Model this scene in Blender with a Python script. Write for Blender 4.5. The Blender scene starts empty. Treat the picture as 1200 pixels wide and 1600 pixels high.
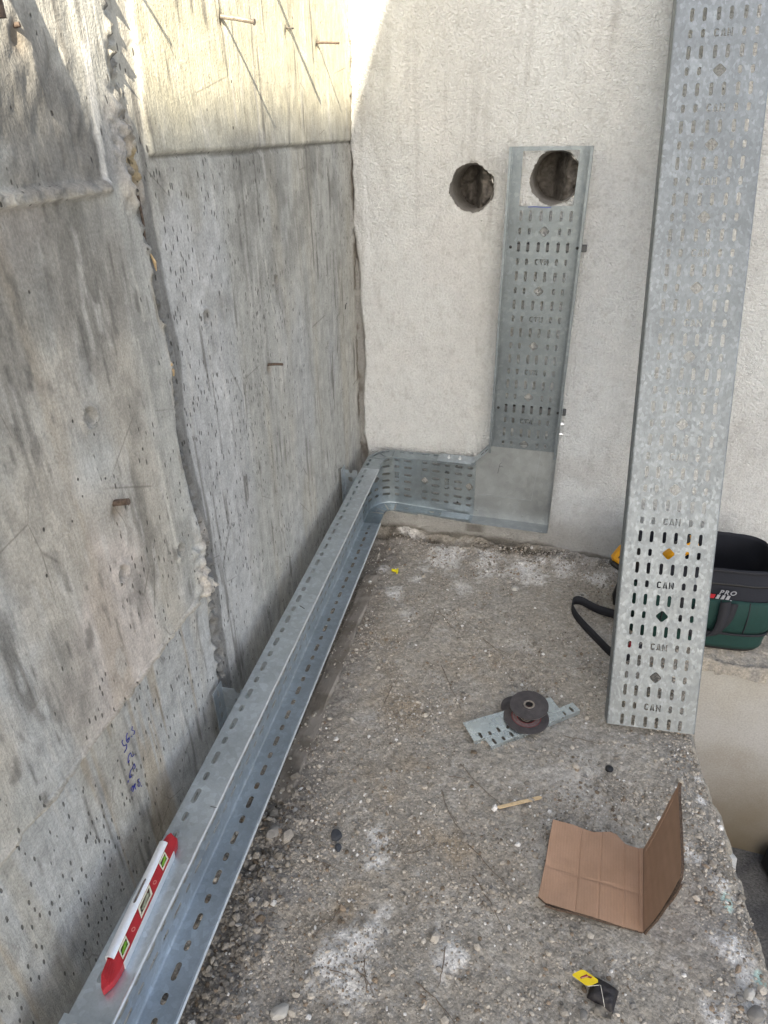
import bpy, math, random
import numpy as np
from math import radians, sin, cos, pi, sqrt
from mathutils import Vector, Matrix
from mathutils.geometry import delaunay_2d_cdt

scene = bpy.context.scene
COL = scene.collection

# ------------------------------------------------------------------ camera
CAM_P = Vector((.85, -2.5, 1.5775))
CAM_R = Matrix(((0.96011664, -0.12542355, 0.24988991),
                (0.27919517, 0.47813183, -0.83273045),
                (-0.01503631, 0.86928642, 0.49407998)))
cam_d = bpy.data.cameras.new("camera")
cam_d.sensor_fit = 'VERTICAL'; cam_d.sensor_height = 36.0
cam_d.lens = 1051.49 / 1600 * 36.0
cam_d.clip_start = .05; cam_d.clip_end = 500
cam = bpy.data.objects.new("camera", cam_d); COL.objects.link(cam)
cam.matrix_world = Matrix.Translation(CAM_P) @ CAM_R.to_4x4()
scene.camera = cam

# ------------------------------------------------------------------ light
SUN = Vector((-.277, .778, -.563)).normalized()        # travel direction
elev = math.asin(-SUN.z); azim = math.atan2(-SUN.x, -SUN.y)
world = bpy.data.worlds.new("World"); scene.world = world; world.use_nodes = True
wn = world.node_tree.nodes; wl = world.node_tree.links
bg = wn['Background']
sky = wn.new('ShaderNodeTexSky'); sky.sky_type = 'NISHITA'; sky.sun_disc = False
sky.sun_elevation = elev; sky.sun_rotation = azim
sky.air_density = 1.0; sky.dust_density = 2.5; sky.ozone_density = 1.0
hs = wn.new('ShaderNodeHueSaturation'); hs.inputs['Saturation'].default_value = .74
wl.new(sky.outputs[0], hs.inputs['Color']); wl.new(hs.outputs[0], bg.inputs['Color'])
bg.inputs['Strength'].default_value = .085
sd = bpy.data.lights.new("sun", 'SUN'); sd.energy = 5.0; sd.angle = radians(.5); sd.color = (1, .88, .68)
so = bpy.data.objects.new("sun", sd); COL.objects.link(so)
so.rotation_euler = SUN.to_track_quat('-Z', 'Y').to_euler(); so.location = (2, -6, 6)
scene.view_settings.view_transform = 'Standard'; scene.view_settings.look = 'None'
scene.view_settings.exposure = 2.15; scene.view_settings.gamma = 1
scene.view_settings.use_curve_mapping = False
scene.render.resolution_x = 768; scene.render.resolution_y = 1024
scene.render.engine = 'CYCLES'

# ------------------------------------------------------------------ numbers
NN = Vector((0.99696703, 0.07782510, 0)); VY = Vector((-0.07782510, 0.99696703, 0))   # wall normal, wall depth direction
def wallp(s, z, n=0.0):
    return NN * n - VY * s + Vector((0, 0, z))

def _h(ix, iy, seed):
    a = (ix.astype(np.int64) * 374761393 + iy.astype(np.int64) * 668265263 + seed * 974634777) & 0xffffffff
    a = ((a ^ (a >> 13)) * 1274126177) & 0xffffffff
    a = a ^ (a >> 16)
    return (a & 0xffffff) / float(0xffffff)
def vn(x, y, seed=0):
    x = np.asarray(x, float); y = np.asarray(y, float)
    ix = np.floor(x); iy = np.floor(y); fx = x - ix; fy = y - iy
    fx = fx * fx * (3 - 2 * fx); fy = fy * fy * (3 - 2 * fy)
    a = _h(ix, iy, seed); b = _h(ix + 1, iy, seed); c = _h(ix, iy + 1, seed); d = _h(ix + 1, iy + 1, seed)
    return (a + (b - a) * fx) * (1 - fy) + (c + (d - c) * fx) * fy
def fbm(x, y, seed=0, octv=4, gain=.5):
    t = 0; amp = 1; s = 0
    for i in range(octv):
        t = t + amp * vn(x * 2 ** i + 17.3 * i, y * 2 ** i - 9.1 * i, seed + i * 31); s += amp; amp *= gain
    return t / s
def ss(a, b, x):
    t = np.clip((x - a) / (b - a), 0, 1); return t * t * (3 - 2 * t)
def band(x, c, w, soft):
    return 1 - ss(w, w + soft, np.abs(x - c))
def mixc(c, col, m):
    m = np.asarray(m)[..., None]; return c * (1 - m) + np.array(col) * m

# ------------------------------------------------------------------ object helpers
class G:                       # collects faces
    def __init__(s): s.v = []; s.f = []
    def add(s, vs, fs):
        o = len(s.v); s.v += [tuple(v) for v in vs]; s.f += [tuple(i + o for i in f) for f in fs]; return s
    def box(s, c, d, M=None, bevel=0):
        hx, hy, hz = d[0] / 2, d[1] / 2, d[2] / 2; vs = []
        if not bevel:
            for z in (-hz, hz):
                for x, y in ((-hx, -hy), (hx, -hy), (hx, hy), (-hx, hy)): vs.append(Vector((x, y, z)))
            fs = [(3, 2, 1, 0), (4, 5, 6, 7), (0, 1, 5, 4), (1, 2, 6, 5), (2, 3, 7, 6), (3, 0, 4, 7)]
        else:
            b = bevel; rings = []
            for z, q in ((-hz, b), (-hz + b, 0), (hz - b, 0), (hz, b)):
                X, Y = hx - q, hy - q; k = b if q == 0 else b * .6
                rings.append([(X - k, -Y), (X, -Y + k), (X, Y - k), (X - k, Y), (-X + k, Y), (-X, Y - k), (-X, -Y + k), (-X + k, -Y)])
                vs += [Vector((x, y, z)) for x, y in rings[-1]]
            fs = [tuple(range(7, -1, -1)), tuple(range(24, 32))]
            for r in range(3):
                for i in range(8): fs.append((r * 8 + i, r * 8 + (i + 1) % 8, r * 8 + 8 + (i + 1) % 8, r * 8 + 8 + i))
        c = Vector(c)
        vs = [(M @ v if M else v) + c for v in vs]
        return s.add(vs, fs)
    def tube(s, pts, r, n=8, caps=True):
        pts = [Vector(p) for p in pts]; rr = r if isinstance(r, (list, tuple)) else [r] * len(pts)
        vs = []; fs = []; up = None
        for i, p in enumerate(pts):
            t = (pts[min(i + 1, len(pts) - 1)] - pts[max(i - 1, 0)]).normalized()
            if up is None: up = t.orthogonal().normalized()
            u = (up - t * up.dot(t)).normalized(); up = u; w = t.cross(u)
            vs += [p + (u * cos(2 * pi * k / n) + w * sin(2 * pi * k / n)) * rr[i] for k in range(n)]
        for i in range(len(pts) - 1):
            for k in range(n): fs.append((i * n + k, i * n + (k + 1) % n, (i + 1) * n + (k + 1) % n, (i + 1) * n + k))
        if caps: fs += [tuple(range(n - 1, -1, -1)), tuple((len(pts) - 1) * n + k for k in range(n))]
        return s.add(vs, fs)
    def lathe(s, prof, n=32, M=None):
        vs = []; fs = []; m = len(prof)
        for k in range(n):
            a = 2 * pi * k / n
            for r, z in prof:
                v = Vector((r * cos(a), r * sin(a), z)); vs.append(M @ v if M else v)
        for k in range(n):
            for j in range(m - 1): fs.append((k * m + j, ((k + 1) % n) * m + j, ((k + 1) % n) * m + j + 1, k * m + j + 1))
        return s.add(vs, fs)
    def prism(s, poly, f0, f1):            # poly list of 2D, two mapping functions
        n = len(poly); vs = [f0(p) for p in poly] + [f1(p) for p in poly]
        fs = [tuple(range(n - 1, -1, -1)), tuple(range(n, 2 * n))] + [(i, (i + 1) % n, n + (i + 1) % n, n + i) for i in range(n)]
        return s.add(vs, fs)

def mesh(name, verts, faces, mat=None, smooth=False):
    me = bpy.data.meshes.new(name); me.from_pydata([tuple(v) for v in verts], [], [tuple(f) for f in faces]); me.update()
    if mat: me.materials.append(mat)
    if smooth: me.polygons.foreach_set('use_smooth', [True] * len(me.polygons))
    return me
def obj(name, g, mat, parent=None, smooth=False, local=False, label=None, autosmooth=None, M=None):
    vs, fs = (g.v, g.f) if isinstance(g, G) else g
    vs = [Vector(v) for v in vs]
    if parent is not None and not local:
        inv = WM[parent].inverted(); vs = [inv @ v for v in vs]
    o = bpy.data.objects.new(name, mesh(name, vs, fs, mat, smooth)); COL.objects.link(o)
    if parent is not None: o.parent = parent; WM[o] = WM[parent].copy()
    else: WM[o] = Matrix.Identity(4)
    if M is not None: o.matrix_basis = M; WM[o] = WM[o] @ M
    if label: o['label'] = label
    if autosmooth: smooth_angle(o, autosmooth)
    return o
WM = {}
def smooth_angle(o, deg):
    me = o.data; me.polygons.foreach_set('use_smooth', [True] * len(me.polygons))
    me.set_sharp_from_angle(angle=radians(deg))
def thing(name, label, cat, loc=(0, 0, 0), M=None, group=None):
    o = bpy.data.objects.new(name, None); o.empty_display_size = .05; COL.objects.link(o)
    Mt = M if M is not None else Matrix.Translation(Vector(loc))
    o.matrix_world = Mt; WM[o] = Mt.copy()
    o['label'] = label; o['category'] = cat
    if group: o['group'] = group
    return o
def tag(o, label=None, cat=None, group=None, kind=None):
    if label: o['label'] = label
    if cat: o['category'] = cat
    if group: o['group'] = group
    if kind: o['kind'] = kind
    return o
def solid(o, t, off=0):
    m = o.modifiers.new('thickness', 'SOLIDIFY'); m.thickness = t; m.offset = off; m.use_even_offset = False
    return o
def recalc(o):
    import bmesh
    b = bmesh.new(); b.from_mesh(o.data); bmesh.ops.recalc_face_normals(b, faces=b.faces); b.to_mesh(o.data); b.free()

# ------------------------------------------------------------------ node helpers
class N:
    def __init__(s, name):
        s.m = bpy.data.materials.new(name); s.m.use_nodes = True; s.t = s.m.node_tree; s.t.nodes.clear()
        s.out = s.t.nodes.new('ShaderNodeOutputMaterial'); s.b = s.t.nodes.new('ShaderNodeBsdfPrincipled')
        s.t.links.new(s.b.outputs[0], s.out.inputs[0]); s.tc = s.t.nodes.new('ShaderNodeTexCoord')
    def set(s, k, v):
        i = s.b.inputs[k]
        if isinstance(v, bpy.types.NodeSocket): s.t.links.new(v, i)
        else: i.default_value = (*v, 1) if isinstance(v, (tuple, list)) and len(v) == 3 else v
        return s
    def _in(s, n, k, v):
        i = n.inputs[k]
        if isinstance(v, bpy.types.NodeSocket): s.t.links.new(v, i)
        else: i.default_value = (*v, 1) if isinstance(v, (tuple, list)) and len(v) == 3 and i.type == 'RGBA' else v
    def obj(s, scale=(1, 1, 1)):
        n = s.t.nodes.new('ShaderNodeMapping'); s.t.links.new(s.tc.outputs['Object'], n.inputs[0]); n.inputs['Scale'].default_value = scale; return n.outputs[0]
    def noise(s, vec, scale, detail=4, rough=.5, dist=0):
        n = s.t.nodes.new('ShaderNodeTexNoise'); s._in(n, 'Vector', vec); s._in(n, 'Scale', scale); s._in(n, 'Detail', detail); s._in(n, 'Roughness', rough); s._in(n, 'Distortion', dist); return n.outputs['Fac']
    def vor(s, vec, scale, feature='F1', out='Distance', rand=1):
        n = s.t.nodes.new('ShaderNodeTexVoronoi'); n.feature = feature; s._in(n, 'Vector', vec); s._in(n, 'Scale', scale); s._in(n, 'Randomness', rand); return n.outputs[out]
    def ramp(s, f, stops, interp='LINEAR'):
        n = s.t.nodes.new('ShaderNodeValToRGB'); s.t.links.new(f, n.inputs[0]); cr = n.color_ramp; cr.interpolation = interp
        while len(cr.elements) < len(stops): cr.elements.new(.5)
        for e, (p, c) in zip(cr.elements, stops):
            e.position = p; e.color = (*c, 1) if isinstance(c, (tuple, list)) else (c, c, c, 1)
        return n.outputs[0]
    def math(s, op, a, b=0.0, c=None):
        n = s.t.nodes.new('ShaderNodeMath'); n.operation = op; s._in(n, 0, a); s._in(n, 1, b)
        if c is not None: s._in(n, 2, c)
        return n.outputs[0]
    def mix(s, f, a, b, mode='MIX'):
        n = s.t.nodes.new('ShaderNodeMix'); n.data_type = 'RGBA'; n.blend_type = mode; s._in(n, 0, f); s._in(n, 6, a); s._in(n, 7, b); return n.outputs[2]
    def attr(s, name):
        n = s.t.nodes.new('ShaderNodeAttribute'); n.attribute_name = name; return n
    def bump(s, h, strength=.5, dist=.01, prev=None):
        n = s.t.nodes.new('ShaderNodeBump'); s._in(n, 'Height', h); s._in(n, 'Strength', strength); s._in(n, 'Distance', dist)
        if prev: s.t.links.new(prev, n.inputs['Normal'])
        s.t.links.new(n.outputs[0], s.b.inputs['Normal']); return n.outputs[0]
def simple(name, col, rough=.6, metal=0, var=.12, scale=40, bump=0, bdist=.001, spec=.5):
    n = N(name); v = n.noise(n.obj(), scale, 5, .6)
    n.set('Base Color', n.mix(1, n.ramp(v, [(.3, 1 - var), (.7, 1 + var)]), col, 'MULTIPLY'))
    n.set('Roughness', rough).set('Metallic', metal); n.set('Specular IOR Level', spec)
    if bump: n.bump(v, bump, bdist)
    return n.m
def galv(name, col=(.56, .59, .61), fleck=.35, rmin=.32, rmax=.55, scale=60, stretch=(1, 1, 1), metal=.85):
    n = N(name); o = n.obj(stretch)
    w = n.noise(o, scale * .45, 3, .5)
    c1 = n.vor(n.mix(.08, o, n.t.nodes[-1].outputs['Color'], 'ADD') if False else o, scale, 'F1', 'Color')
    sep = n.t.nodes.new('ShaderNodeSeparateColor'); n.t.links.new(c1, sep.inputs[0])
    big = n.noise(n.obj(), 7, 5, .6)
    fine = n.noise(n.obj(tuple(a * b for a, b in zip(stretch, (1, 1, 1)))), 260, 3, .6)
    fl = n.ramp(n.math('ADD', n.math('MULTIPLY', sep.outputs[0], .6), n.math('MULTIPLY', w, .4)), [(.30, 1 - fleck * .55), (.62, 1.0), (.80, 1 + fleck)])
    c = n.mix(1, fl, col, 'MULTIPLY')
    c = n.mix(1, n.ramp(big, [(.3, .82), (.7, 1.1)]), c, 'MULTIPLY')
    c = n.mix(1, n.ramp(fine, [(.3, .93), (.7, 1.05)]), c, 'MULTIPLY')
    n.set('Base Color', c); n.set('Metallic', metal)
    n.set('Roughness', n.ramp(n.math('ADD', n.math('MULTIPLY', sep.outputs[1], .6), n.math('MULTIPLY', big, .4)), [(.2, rmin), (.8, rmax)]))
    n.bump(n.math('ADD', fine, n.math('MULTIPLY', w, .5)), .25, .0006)
    return n.m
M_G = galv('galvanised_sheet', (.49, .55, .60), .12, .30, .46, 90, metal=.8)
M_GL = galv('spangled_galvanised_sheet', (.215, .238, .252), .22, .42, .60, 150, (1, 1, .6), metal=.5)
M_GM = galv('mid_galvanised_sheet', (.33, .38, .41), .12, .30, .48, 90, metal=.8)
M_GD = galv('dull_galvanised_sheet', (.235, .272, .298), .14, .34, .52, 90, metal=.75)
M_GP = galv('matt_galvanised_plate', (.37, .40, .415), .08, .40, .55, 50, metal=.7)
M_OFF = galv('shiny_zinc_offcut', (.60, .67, .70), .08, .22, .38, 60, metal=.85)
M_ZN = simple('zinc_bolt', (.75, .76, .77), .3, .9, .1, 200)
M_BLK = simple('black_screw', (.012, .012, .013), .5)
M_RUST = simple('rusty_iron', (.095, .07, .055), .85, .1, .5, 150, .6, .001)
M_WIRE = simple('grey_tie_wire', (.25, .22, .19), .6, .5, .4, 200)

# grid sheet from coordinate arrays with optional per-vertex colour
def gridmesh(name, us, vs, P, colr, mat, keep=None, uvflip=False):
    nu, nv = len(us), len(vs)
    co = P.reshape(-1, 3)
    i, j = np.meshgrid(np.arange(nu - 1), np.arange(nv - 1), indexing='ij')
    a = (i * nv + j).ravel(); q = np.stack([a, a + nv, a + nv + 1, a + 1], 1)
    if uvflip: q = q[:, ::-1]
    if keep is not None: q = q[keep.ravel()]
    me = bpy.data.meshes.new(name); me.vertices.add(len(co)); me.vertices.foreach_set('co', co.astype(np.float32).ravel())
    me.loops.add(len(q) * 4); me.loops.foreach_set('vertex_index', q.astype(np.int32).ravel())
    me.polygons.add(len(q)); me.polygons.foreach_set('loop_start', (np.arange(len(q)) * 4).astype(np.int32))
    me.polygons.foreach_set('loop_total', np.full(len(q), 4, np.int32)) if False else None
    me.update(calc_edges=True); me.validate()
    if colr is not None:
        at = me.color_attributes.new('Col', 'FLOAT_COLOR', 'POINT')
        c4 = np.ones((len(co), 4), np.float32); c4[:, :3] = colr.reshape(-1, 3); at.data.foreach_set('color', c4.ravel())
    me.polygons.foreach_set('use_smooth', np.ones(len(me.polygons), bool))
    me.materials.append(mat)
    o = bpy.data.objects.new(name, me); COL.objects.link(o); WM[o] = Matrix.Identity(4)
    return o
def nonuni(segs):               # [(start, stop, step), ...]
    out = []
    for a, b, h in segs:
        k = max(1, int(round((b - a) / h))); out.append(np.linspace(a, b, k, endpoint=False))
    out.append(np.array([segs[-1][1]])); return np.concatenate(out)

# ------------------------------------------------------------------ measured positions (metres)
STONES = [[0.394,-1.367,0.0145],[0.677,-1.371,0.0127],[0.251,-1.541,0.0308],[0.592,-1.688,0.0127],[0.5,-1.639,0.0109],[0.494,-1.661,0.0109],[0.794,-1.675,0.0109],[0.809,-1.682,0.0109],[0.806,-1.52,0.009],[0.819,-1.527,0.0109],[0.744,-1.482,0.009],[0.349,-1.835,0.0127],[0.369,-1.853,0.009],[0.563,-1.517,0.0109],[0.383,-1.536,0.0109],[0.743,-0.867,0.0119],[0.92,-0.806,0.0119],[1.013,-1.13,0.0127],[0.672,-1.331,0.0072],[0.718,-1.275,0.0072],[0.701,-1.126,0.008],[1.043,-1.163,0.0145],[1.153,-1.246,0.0145],[1.137,-1.213,0.0109],[1.274,-1.159,0.0145],[1.336,-1.615,0.0163],[1.178,-1.599,0.0109],[1.027,-1.732,0.0199],[1.124,-1.687,0.0163],[0.34,-0.83,0.0159],[0.942,-0.755,0.0119],[0.651,-0.732,0.01],[0.729,-0.711,0.01],[0.712,-0.356,0.0139],[0.691,-0.403,0.0119],[0.341,-0.738,0.0119],[0.977,-0.272,0.0139],[0.35,-0.352,0.01],[0.618,-0.53,0.008],[0.293,-1.661,0.0127],[0.265,-1.724,0.0145],[0.237,-1.701,0.0127],[0.292,-1.747,0.0127],[0.299,-1.87,0.0163],[0.299,-1.92,0.0163],[1.362,-1.637,0.0253],[0.297,-1.574,0.0127],[0.311,-1.588,0.0109],[0.43,-1.793,0.0109]]
SPECIAL = {"black1":[0.405,-1.495,0.0163],"black2":[0.421,-1.525,0.0109],"white1":[0.426,-1.898,0.0181],"white2":[1.355,-1.604,0.0163],"whitish3":[0.722,-0.301,0.0163]}
TWIGS = [[[0.343,-1.57],[0.399,-1.572],[0.447,-1.579]],[[0.534,-0.8],[0.586,-0.895],[0.637,-0.981]],[[0.461,-0.514],[0.511,-0.579],[0.546,-0.614]],[[0.649,-0.633],[0.699,-0.672],[0.756,-0.684]],[[0.735,-1.424],[0.778,-1.457],[0.831,-1.501],[0.843,-1.511]],[[0.758,-1.502],[0.808,-1.556],[0.853,-1.615]],[[0.564,-1.755],[0.577,-1.791],[0.588,-1.814]],[[0.499,-1.795],[0.527,-1.795],[0.549,-1.797]],[[0.478,-1.656],[0.462,-1.699],[0.444,-1.733]],[[0.683,-1.768],[0.729,-1.786],[0.778,-1.818]],[[0.728,-1.682],[0.732,-1.734],[0.729,-1.767]],[[0.945,-1.002],[1.0,-0.999],[1.055,-1.004]],[[0.636,-1.284],[0.667,-1.348],[0.72,-1.401]],[[0.671,-1.186],[0.726,-1.238],[0.803,-1.29]],[[0.588,-1.496],[0.627,-1.473],[0.66,-1.436]],[[0.97,-0.697],[1.031,-0.674],[1.068,-0.667]],[[0.395,-1.02],[0.40,-0.94],[0.408,-0.867]],[[0.449,-0.517],[0.455,-0.631],[0.441,-0.69]],[[0.559,-1.783],[0.582,-1.787]],[[0.645,-1.239],[0.68,-1.233],[0.702,-1.236]]]
WHITE = [[0.531,-1.764,0.0914,1],[0.51,-1.473,0.0267,0.9],[0.526,-1.528,0.0267,1],[0.745,-1.697,0.0419,1],[1.339,-1.35,0.0343,1],[1.355,-1.386,0.0267,0.8],[1.344,-1.507,0.0457,1],[1.348,-1.611,0.0381,0.7],[1.286,-1.664,0.0267,0.8],[0.22,-0.007,0.0714,1],[0.422,-0.141,0.0952,0.9],[0.586,-0.148,0.081,1],[0.747,-0.177,0.0857,1],[0.896,-0.113,0.0619,0.8],[1.022,-0.149,0.0476,0.8],[0.186,-0.303,0.0333,0.6],[0.278,-0.438,0.0429,0.9],[0.35,-0.564,0.0333,0.5],[0.516,-0.352,0.0381,0.6],[1.321,-1.04,0.0171,1],[1.318,-1.116,0.0152,1],[1.265,-1.294,0.0267,1],[1.285,-1.315,0.0152,0.8],[0.567,-1.807,0.0571,0.5],[0.48,-1.806,0.0476,0.4],[0.794,-0.629,0.0476,0.35],[0.906,-1.412,0.0952,0.25],[0.99,-1.197,0.1143,0.25],[0.36,-1.111,0.0571,0.2],[0.33,-0.335,0.0286,0.8],[0.352,-0.259,0.0333,0.6],[0.977,-0.272,0.0333,0.5],[1.159,-1.488,0.0381,0.1],[0.77,-1.551,0.0952,0.18],[1.311,-0.974,0.0152,0.7]]
TAN = [[0.473,-0.998,0.18],[0.319,-0.758,0.12],[0.684,-0.791,0.12],[0.513,-1.297,0.12],[0.689,-1.455,0.14],[0.449,-1.641,0.12],[0.164,-0.574,0.1]]
WRITING = [[[[1.7912,0.628],[1.7955,0.6213],[1.7876,0.6129],[1.7901,0.6087],[1.7936,0.6086]],[[1.7987,0.6116],[1.7997,0.609]],[[1.8072,0.6284],[1.8115,0.6243],[1.8153,0.6161],[1.813,0.6085],[1.8071,0.6108],[1.8056,0.6154],[1.813,0.6148]],[[1.8228,0.6275],[1.8269,0.6252],[1.8247,0.6122],[1.816,0.6093],[1.8199,0.6012],[1.8285,0.6002]]],[[[1.8158,0.5838],[1.8129,0.5825],[1.8134,0.5702],[1.8059,0.5699]],[[1.8137,0.5827],[1.8195,0.5829],[1.8236,0.5787],[1.8265,0.5692],[1.8212,0.572]]],[[[1.8118,0.552],[1.821,0.5483],[1.8265,0.5496],[1.8341,0.5364],[1.8277,0.5353],[1.8303,0.5397]],[[1.8126,0.5522],[1.8115,0.5437],[1.8154,0.5404]],[[1.823,0.5349],[1.8237,0.5331]],[[1.838,0.5372],[1.8405,0.5337]]],[[[1.8388,0.5088],[1.8305,0.5146],[1.8299,0.5071],[1.8354,0.5018]],[[1.8351,0.5027],[1.8219,0.5121],[1.8268,0.506],[1.826,0.4968]],[[1.8096,0.5072],[1.8155,0.5082],[1.8102,0.4963],[1.8143,0.4904],[1.8188,0.4973],[1.8164,0.5012]],[[1.8089,0.4865],[1.8096,0.4846]]]]
SCRATCH = [[[1.5557,1.0682],[1.5552,1.0382],[1.5537,0.9632],[1.5542,0.9067],[1.5574,0.8402]],[[1.5253,1.3874],[1.5178,1.3558],[1.5136,1.3023]],[[1.5475,1.2787],[1.5422,1.2105],[1.5426,1.1215]],[[0.8992,1.3104],[0.876,1.1812],[0.8553,1.0397],[0.8543,0.9854]],[[0.8295,0.7619],[0.8111,0.6685],[0.8023,0.5519]]]
NAILS = {"a":[[1.0098,1.7784],0.07],"b":[[0.3493,1.7921],0.069],"c":[[0.938,1.0474],0.039],"d":[[1.7067,1.0469],0.044],"e":[[0.6103,1.798],0.02],"f":[[1.6721,1.6908],0.05]}
EDGE = [[1.306,-0.902],[1.321,-0.959],[1.331,-1.026],[1.339,-1.099],[1.36,-1.165],[1.369,-1.229],[1.382,-1.296],[1.391,-1.376],[1.399,-1.449],[1.404,-1.518]]

# ================================================================== GROUND
def edge_x(y):                  # right-hand rim of the dirt bench
    ys = np.array([-3.2, -2.2, -1.518, -1.449, -1.376, -1.296, -1.229, -1.165, -1.099, -1.026, -.959, -.902, -.78, -.66, -.56])
    xs = np.array([1.52, 1.45, 1.404, 1.399, 1.391, 1.382, 1.369, 1.36, 1.339, 1.331, 1.321, 1.31, 1.315, 1.32, 1.335])
    return np.interp(y, ys, xs)
def plank_x(y): return .18 + (-.375 - y) * .0667
def gheight(x, y):
    x = np.asarray(x, float); y = np.asarray(y, float)
    h = (fbm(x * 2.2, y * 2.2, 3, 3) - .5) * .022 + (fbm(x * 13, y * 13, 5, 4) - .5) * .013 + (fbm(x * 60, y * 60, 9, 3) - .5) * .006
    rg = ss(.45, .75, fbm(x * 5, y * 5, 21, 3)); h = h + rg * (fbm(x * 110, y * 110, 23, 2) - .5) * .006
    # crumbly mortar bank at the foot of the plaster wall
    near = 1 - ss(.03, .20, -y + (fbm(x * 6, y * 6, 41, 3) - .5) * .12)
    h = h + near * (.010 + .045 * (fbm(x * 17, y * 17, 43, 4) - .38)) + near * (fbm(x * 70, y * 70, 45, 3) - .5) * .012
    crev = band(-y, .035, .008, .03) * ss(.4, .6, fbm(x * 5, 0 * y, 44, 2)); h = h - crev * .03
    # loose clods beside and under the tray
    lf = 1 - ss(.0, .13, x - plank_x(y) - .02 + (fbm(x * 8, y * 8, 61, 3) - .5) * .08)
    lfn = ss(-1.35, -1.55, y) * lf
    h = h + lf * .010 * (fbm(x * 40, y * 40, 62, 3) - .4) + lfn * (.012 + .03 * (fbm(x * 28, y * 28, 63, 3) - .45))
    h = h - .012 * (1 - ss(-.01, .015, x - plank_x(y) + .02)) * (1 - ss(-1.42, -1.5, y) * 0) * (y > -1.5)
    for (wx, wy, r, a) in WHITE[:12]:
        if a > .7 and r > .03: h = h + .006 * np.exp(-((x - wx) ** 2 + (y - wy) ** 2) / (r * .7) ** 2)
    return h
def gz(x, y): return float(gheight(np.array([x]), np.array([y]))[0])

gx = nonuni([(-.08, .1, .02), (.1, 1.46, .0055), (1.46, 1.76, .012), (1.76, 2.7, .03)])
gy = nonuni([(-3.3, -2.05, .03), (-2.05, .04, .0055)])
X, Y = np.meshgrid(gx, gy, indexing='ij')
Z = gheight(X, Y)
ex = edge_x(Y) + (fbm(Y * 7, 0 * Y, 71, 3) - .5) * .035 + (fbm(Y * 38, X * 20, 72, 3) - .5) * .024
front = -.50 + (fbm(X * 6, 0 * X, 73, 3) - .5) * .03
outx = X - ex; outy = front - Y
inside_out = np.minimum(outx, outy + .0)          # >0 : over the pit
drop = np.clip(inside_out, 0, None)
sh = -.022 * ss(-.09, .0, inside_out)              # crumbled shoulder
Z = Z + sh - np.minimum(drop * 1.2 + drop ** 2 * 40, .22) - .012 * ss(0, .25, outx) * (outy <= 0)
# ---- colour
c = np.ones(X.shape + (3,)) * np.array([.322, .299, .260])
n1 = fbm(X * 3, Y * 3, 101, 4); n2 = fbm(X * 14, Y * 14, 102, 4); n3 = fbm(X * 60, Y * 60, 103, 3)
c = mixc(c, (.33, .315, .285), ss(.45, .75, n1) * .5)
c = mixc(c, (.235, .215, .185), ss(.52, .75, n2) * .35)
c = mixc(c, (.44, .425, .40), ss(.58, .8, n3) * .5)
for (wx, wy, r) in TAN:
    m = np.exp(-((X - wx) ** 2 + (Y - wy) ** 2) / (r * .8) ** 2) * ss(.3, .7, n2); c = mixc(c, (.31, .245, .165), m * .6)
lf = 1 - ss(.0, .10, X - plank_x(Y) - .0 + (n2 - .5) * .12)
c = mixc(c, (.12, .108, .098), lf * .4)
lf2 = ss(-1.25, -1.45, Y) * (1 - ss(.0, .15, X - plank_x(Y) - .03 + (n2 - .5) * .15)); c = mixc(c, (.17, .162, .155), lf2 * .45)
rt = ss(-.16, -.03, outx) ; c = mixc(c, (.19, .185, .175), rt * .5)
rim = ss(-.045, -.005, outx + (n2 - .5) * .04); c = mixc(c, (.36, .325, .265), rim * .6 * ss(.3, .6, n3))
wl_ = 1 - ss(.03, .16, -Y + (n2 - .5) * .12); c = mixc(c, (.40, .375, .335), wl_ * ss(.35, .6, n2) * .75)
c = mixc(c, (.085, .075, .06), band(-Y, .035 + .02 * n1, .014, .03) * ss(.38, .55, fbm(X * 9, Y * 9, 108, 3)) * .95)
for (wx, wy, r, a) in WHITE:
    d = np.sqrt((X - wx) ** 2 + ((Y - wy) * .9) ** 2) / r
    m = ss(1.25, .25, d + (n2 - .5) * 1.5 + (n3 - .5) * 1.3); c = mixc(c, (.68, .67, .65), m * a * .9)
for (wx, wy) in ((1.345, -1.395), (1.39, -1.555)):
    m = ss(1.1, .7, np.sqrt(((X - wx) / .014) ** 2 + ((Y - wy) / .026) ** 2)); c = mixc(c, (.42, .55, .50), m)
n = N('dry_dirt'); at = n.attr('Col').outputs['Color']; o3 = n.obj()
f1 = n.noise(o3, 420, 4, .65); f2 = n.noise(o3, 95, 5, .6); vv = n.vor(o3, 150, 'F1', 'Distance'); vc = n.vor(o3, 150, 'F1', 'Color'); vb = n.vor(o3, 62, 'F1', 'Distance')
cc = n.mix(1, n.ramp(f1, [(.3, .80), (.5, 1.0), (.72, 1.20)]), at, 'MULTIPLY')
cc = n.mix(1, n.ramp(f2, [(.3, .8), (.7, 1.18)]), cc, 'MULTIPLY')
cc = n.mix(.5, cc, n.mix(1, n.ramp(vc, [(.2, .72), (.8, 1.32)]), cc, 'MULTIPLY'))
n.set('Base Color', cc).set('Roughness', .95); n.set('Specular IOR Level', .15)
hh = n.math('ADD', n.math('MULTIPLY', f1, .35), n.math('ADD', n.math('MULTIPLY', f2, .7), n.math('SUBTRACT', 0.0, n.math('ADD', n.math('MULTIPLY', vv, .5), n.math('MULTIPLY', vb, .3)))))
n.bump(hh, .75, .0045); M_DIRT = n.m
fine = (drop[:-1, :-1] < .024)
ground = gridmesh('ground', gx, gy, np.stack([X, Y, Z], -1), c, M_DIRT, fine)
tag(ground, 'grey brown dry dirt covered with crumbs of stone and plaster', None, None, 'structure')

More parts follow.
